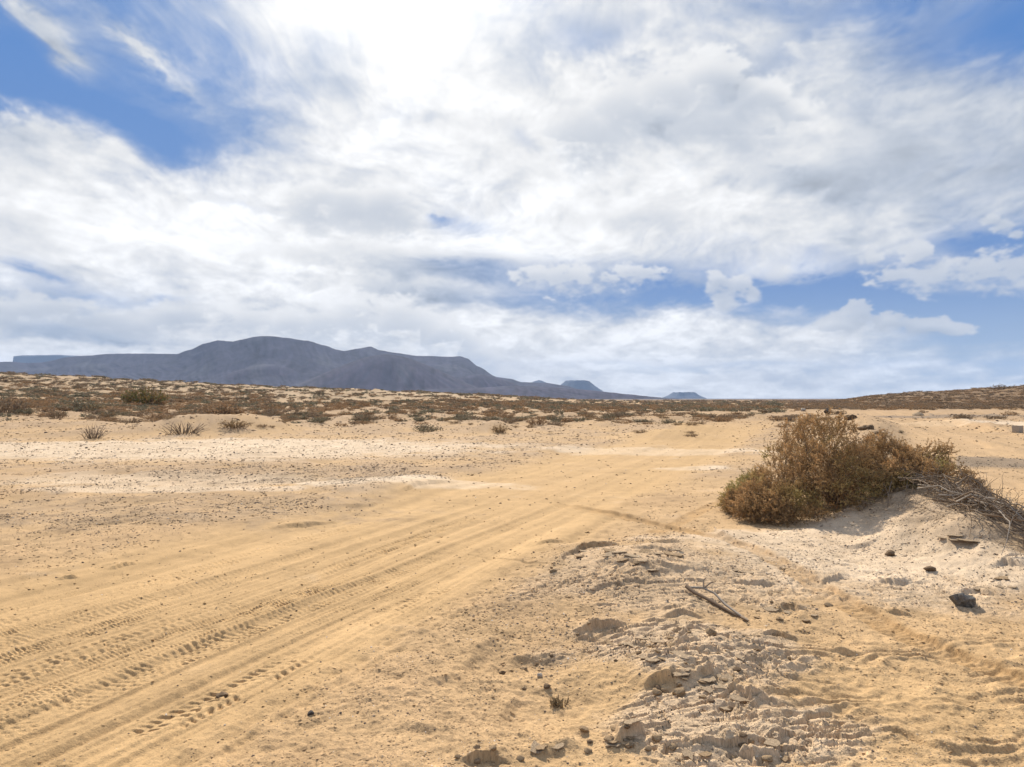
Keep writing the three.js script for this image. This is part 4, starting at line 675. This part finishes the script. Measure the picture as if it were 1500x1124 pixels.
// ---------------------------------------------------------------- shrubs of the plain
{
  const shrub = (n, spread, tall, pal, leafy, dense) => {            // about one metre wide
    const st = new Acc(), lf = new Acc();
    for (let k = 0; k < n; k++) {
      const a = rr(0, 6.28), r0 = rr(0, 0.25) * spread, rq = Math.sqrt(rnd()) * 0.5 * spread, b = V(Math.cos(a) * r0, -0.02, Math.sin(a) * r0), hgt = tall * (0.35 + 0.65 * Math.sqrt(Math.max(0, 1 - (rq / (0.5 * spread)) ** 2))) * rr(0.6, 1.08), e = V(Math.cos(a) * rq, hgt, Math.sin(a) * rq), P = bent(b, e, 0.04, 3, 0.02);
      st.tube(P, 0.008, 0.003, 3);
      for (let j = 0; j < leafy; j++) { const t = rr(0.25, 1) * 3, i = Math.min(2, Math.floor(t)), o = P[i].clone().lerp(P[i + 1], t - i).add(rdir().multiplyScalar(rr(0, 0.07))); if (o.y < 0.004) o.y = 0.01; const c = pal[Math.floor(rnd() * pal.length)], v = rr(0.75, 1.25); lf.leaf(o, rdir(), rdir(), rr(0.04, 0.085) * dense, rr(0.02, 0.045) * dense, c.map((q) => q * v)); }
    }
    return [st.geo(), lf.geo()];
  };
  const brown = [[0.25, 0.18, 0.115], [0.21, 0.15, 0.095], [0.30, 0.225, 0.15]], rust = [[0.33, 0.21, 0.115], [0.28, 0.18, 0.095], [0.38, 0.25, 0.14]], olive = [[0.21, 0.185, 0.12], [0.18, 0.165, 0.105], [0.25, 0.22, 0.15]], gold = [[0.34, 0.235, 0.12], [0.29, 0.19, 0.09], [0.38, 0.28, 0.16]], green = [[0.15, 0.15, 0.05], [0.21, 0.155, 0.055], [0.25, 0.15, 0.05], [0.13, 0.14, 0.05]];
  const K = { brown: [0, 1].map(() => shrub(46, 1, 0.42, brown, 12, 1)), rust: [0, 1].map(() => shrub(46, 1, 0.32, rust, 11, 1)), olive: [0, 1].map(() => shrub(44, 1, 0.38, olive, 12, 1)), gold: [0, 1].map(() => shrub(56, 1, 0.30, gold, 8, 0.8)), green: [shrub(90, 1, 0.34, green, 16, 0.75)], bare: [shrub(60, 1, 0.50, brown, 0, 1)] };
  const word = { brown: 'dark brown', rust: 'rust-brown', olive: 'grey-olive', gold: 'golden dry', green: 'tall green-brown', bare: 'leafless' };
  const place = (kind, x, f, w, tall, label, group, turn = rr(0, 6.28)) => {
    const [a, b] = K[kind][Math.floor(rnd() * K[kind].length)], g = new THREE.Group(); part(g, 'stem', a, kind === 'bare' ? deadMat : barkMat); if (b.attributes.position.count) part(g, 'foliage', b, leafVC);
    g.position.set(x, heightAt(x, f) - 0.02 * w, -f); g.scale.set(w, w * tall, w * 0.9); g.rotation.y = turn;
    return tag(g, kind === 'gold' ? 'dry_grass_tuft' : 'desert_shrub', label, kind === 'gold' ? 'grass tuft' : 'shrub', group);
  };
  // shrubs that stand out: kind, x, foot, width in pixels, height factor, label
  const named = [
    ['green', 211, 594, 74, 1.15, 'tall rounded green-brown shrub standing above the brown scrub belt'], ['brown', 14, 605, 66, 0.95, 'broad dark brown shrub before the scrub belt, cut by the picture edge'], ['brown', 82, 614, 36, 1.1, 'dark brown shrub standing alone on the dry flat beside the dark litter'],
    ['bare', 136, 642, 44, 1.0, 'leafless shrub of bare twigs at the foot of the sand hump'], ['rust', 786, 623, 38, 1.1, 'rust-brown rounded shrub on the open sand hummocks'], ['gold', 732, 634, 34, 1.2, 'golden dry tuft on the small hummock beside the rust-brown shrub'],
    ['bare', 268, 636, 80, 0.5, 'low grey dead shrub matted over the front of the sand hump'], ['gold', 345, 626, 60, 0.7, 'golden dry grass on the crest of the sand hump'], ['gold', 864, 612, 24, 0.9, 'golden dry tuft on the hummock beyond the rust-brown shrub'], ['rust', 320, 607, 90, 0.6, 'wide low rust-brown shrub mat behind the sand hump'],
    ['olive', 128, 603, 74, 0.8, 'wide grey-olive shrub between two brown shrubs in the scrub belt'], ['olive', 1320, 634, 12, 1, 'small olive shrub at the bank behind the bush'],
  ];
  for (const [kind, px, py, w, tall, label] of named) { const [x, f] = hit(px, py); place(kind, x, f, w * f / FOC, tall, label); }
  // the rest of the scrub, by how large each shows
  const all = [];
  const tryAt = (f, a, n) => {};
  for (let i = 0; i < 90000; i++) {
    const f = 30 * Math.pow(560 / 30, Math.pow(rnd(), 0.62)), a = rr(-0.86, 0.86), x = a * f; ground(x, f, f * 0.01, false);
    if (o_.scrub < 0.15 || rnd() > o_.scrub * (f > 100 ? 0.75 : 0.19) * Math.min(1, 40 / f * 2.2)) continue;
    const hl = a > 0.38, far = f > 150, w = rr(0.6, 1.7) * (1 + f / 200) * (hl ? 0.8 : 1), q = rnd() + 0.5 * gn(x * 0.05, f * 0.03), kind = hl ? (q < 0.7 ? 'brown' : 'rust') : far ? (q < 0.55 ? 'brown' : q < 1.1 ? 'olive' : 'rust') : q < 0.42 ? 'rust' : q < 0.7 ? 'brown' : 'olive';
    all.push({ x, f, w, kind, size: w / f, tall: f > 100 ? rr(0.3, 0.6) : rr(0.35, 0.7) });
  }
  for (const [x, f] of [[-2.6, 38], [-0.2, 36.5], [5.2, 41], [4.4, 43], [10.4, 51], [1.3, 46], [-11, 33], [-8, 56], [3.4, 60], [14, 64], [-4.1, 40], [-15.2, 33], [6.4, 29], [9.2, 35]]) for (let k = 0; k < 3; k++) all.push({ x: x + rr(-1.2, 1.2), f: f + rr(-1, 1), w: rr(0.5, 1.0), kind: 'gold', size: 1, tall: rr(0.5, 0.8) });
  all.sort((p, q) => q.size - p.size);
  const big = all.slice(0, 290), rest = all.slice(290), where = (a) => a < -0.56 ? 'before the far mesa end of the range' : a < -0.4 ? 'around the tall green-brown shrub' : a < -0.27 ? 'before the highest mountain' : a < -0.08 ? 'before the ribbed front cone' : a < 0.1 ? 'before the low end of the range' : 'before the bare horizon', lab = { rust: 'low rust-brown shrub in the scrub belt ', brown: 'low dark brown shrub in the scrub belt ', olive: 'low grey-olive shrub in the scrub belt ', gold: 'sparse golden dry tuft on the bare sand hummocks' };
  for (const p of big) place(p.kind, p.x, p.f, p.w, p.tall, p.x / p.f > 0.38 ? { rust: 'low rust-brown shrub on the dark slope at the right', brown: 'low dark brown shrub on the dark slope at the right', olive: 'grey-olive shrub on the dark slope at the right', gold: lab.gold }[p.kind] : p.kind === 'gold' ? lab.gold : lab[p.kind] + where(p.x / p.f), p.x / p.f > 0.38 ? 'shrubs on the dark right slope' : p.kind === 'gold' ? 'dry tufts on the sand hummocks' : 'shrubs of the scrub belt');
  // far scrub, beyond counting: one object per kind
  for (const kind of ['brown', 'rust', 'olive']) {
    const list = rest.filter((p) => p.kind === kind); if (!list.length) continue;
    const g = mergeGeometries([shrub(18, 1, 0.42, kind === 'rust' ? rust : kind === 'olive' ? olive : brown, 11, 1.9)[1]]), im = new THREE.InstancedMesh(g, leafVC, list.length), M = new THREE.Matrix4(), Q = new THREE.Quaternion();
    list.forEach((p, i) => { Q.setFromAxisAngle(V(0, 1, 0), rr(0, 6.28)); M.compose(V(p.x, heightAt(p.x, p.f) - 0.03 * p.w, -p.f), Q, V(p.w, p.w * p.tall, p.w)); im.setMatrixAt(i, M); });
    im.name = kind + '_scrub'; im.userData = { kind: 'stuff', label: 'far ' + word[kind] + ' scrub dotted over the dunes' }; scene.add(im);
  }
  console.log('shrubs', all.length);
  // dark knob on the right-hand slope
  const f = 235, x = (1470 - CX) / FOC * f; place('brown', x, f, 42 * f / FOC, 0.55, 'large dark shrub knoll on the skyline of the right slope');
}

// ---------------------------------------------------------------- gravel
{
  const shapes = [rockGeo(7, 1, 0.4, 0.75, 3), rockGeo(29, 1, 0.45, 0.6, 3)].map((g) => g.toNonIndexed()); shapes.forEach((g) => g.computeVertexNormals());
  const mat = std('pebbles', 1, 1, 1, { roughness: 0.9 }), lists = [[], []], M = new THREE.Matrix4(), Q = new THREE.Quaternion(), E = new THREE.Euler(), col = new THREE.Color();
  const add = (x, f, w, h) => { const r = rnd(), v = rr(0.7, 1.3); const pale = rnd() < (f < 7 ? 0.20 : 0.06); if (pale) col.setRGB(0.66 * v, 0.58 * v, 0.48 * v); else if (r < 0.46) col.setRGB(0.14 * v, 0.11 * v, 0.09 * v); else if (r < 0.75) col.setRGB(0.24 * v, 0.16 * v, 0.10 * v); else col.setRGB(0.44 * v, 0.33 * v, 0.22 * v);
    E.set(rr(-0.4, 0.4), rr(0, 6.28), rr(-0.4, 0.4)); Q.setFromEuler(E); const s = pale ? w * 0.8 : w; M.compose(V(x, h + s * 0.06, -f), Q, V(s * rr(0.8, 1.3), s * rr(0.7, 1.1), s)); lists[Math.floor(rnd() * 2)].push([M.clone(), col.clone()]); };
  for (let i = 0; i < 480000; i++) {
    const f = 2.75 * Math.pow(75 / 2.75, Math.pow(rnd(), 0.9)), a = rr(-0.80, 0.80), x = a * f; ground(x, f, Math.max(0.012, f * f / 1800), false);
    const cl = 0.5 + 0.9 * gn(x * 0.9, f * 0.9) + 0.5 * gn(x * 3.1, f * 3.1), p = ((f < 8 ? 0.20 : 0.055) + 0.75 * o_.gravel + 0.18 * o_.crust + 0.04 * o_.pale) * (1 - 0.93 * o_.road) * clamp(1.7 * cl - 0.35, 0.04, 1.5) + 0.010;
    if (rnd() > p) continue;
    const w = f * 0.00078 * (0.42 + 1.2 * Math.pow(rnd(), 3) + 3.6 * Math.pow(rnd(), 14)) + 0.002; add(x, f, w, o_.h);
  }
  // crumbs of the same sand and crust, half buried
  const crumbs = [[], []];
  for (let i = 0; i < 420000; i++) {
    const f = 2.75 * Math.pow(60 / 2.75, Math.pow(rnd(), 0.95)), a = rr(-0.80, 0.80), x = a * f; ground(x, f, Math.max(0.012, f * f / 1800), true);
    const cl = 0.55 + 0.9 * gn(x * 1.3 + 5, f * 1.3) + 0.6 * gn(x * 4.1, f * 4.1 + 2);
    if (rnd() > ((f < 8 ? 0.40 : 0.22) + 0.25 * o_.gravel + (f < 5.5 ? -0.1 : 0.2) * o_.crust - 0.12 * o_.pale) * (1 - 0.86 * o_.road) * clamp(1.4 * cl - 0.15, 0.06, 1.3)) continue;
    const w = f * 0.0013 * (0.5 + 2.4 * Math.pow(rnd(), 4)) + 0.003, v = rr(0.82, 1.06) * 0.98;
    col.setRGB(o_.r * v * 0.93, o_.g * v * 0.92, o_.b * v * 0.91);
    E.set(rr(-0.4, 0.4), rr(0, 6.28), rr(-0.4, 0.4)); Q.setFromEuler(E); M.compose(V(x, o_.h + w * 0.02, -f), Q, V(w * rr(0.8, 1.7), w * rr(0.5, 0.9), w)); crumbs[Math.floor(rnd() * 2)].push([M.clone(), col.clone()]);
  }
  crumbs.forEach((L, k) => { const im = new THREE.InstancedMesh(shapes[k], mat, L.length); L.forEach(([m, c], i) => { im.setMatrixAt(i, m); im.setColorAt(i, c); }); im.name = k ? 'crust_crumbs' : 'sand_crumbs'; im.userData = { kind: 'stuff', label: k ? 'fine crumbs of pale crust scattered over the ground' : 'fine crumbs of sand scattered over the ground' }; im.castShadow = im.receiveShadow = true; scene.add(im); console.log('crumbs', L.length); });
  lists.forEach((L, k) => { const im = new THREE.InstancedMesh(shapes[k], mat, L.length); L.forEach(([m, c], i) => { im.setMatrixAt(i, m); im.setColorAt(i, c); }); im.name = k ? 'pebbles' : 'gravel'; im.userData = { kind: 'stuff', label: k ? 'small dark and white pebbles scattered over the sand' : 'dark gravel strewn over the sandy ground' }; im.castShadow = im.receiveShadow = true; scene.add(im); console.log('gravel', L.length); });
}
renderer.render(scene, camera);
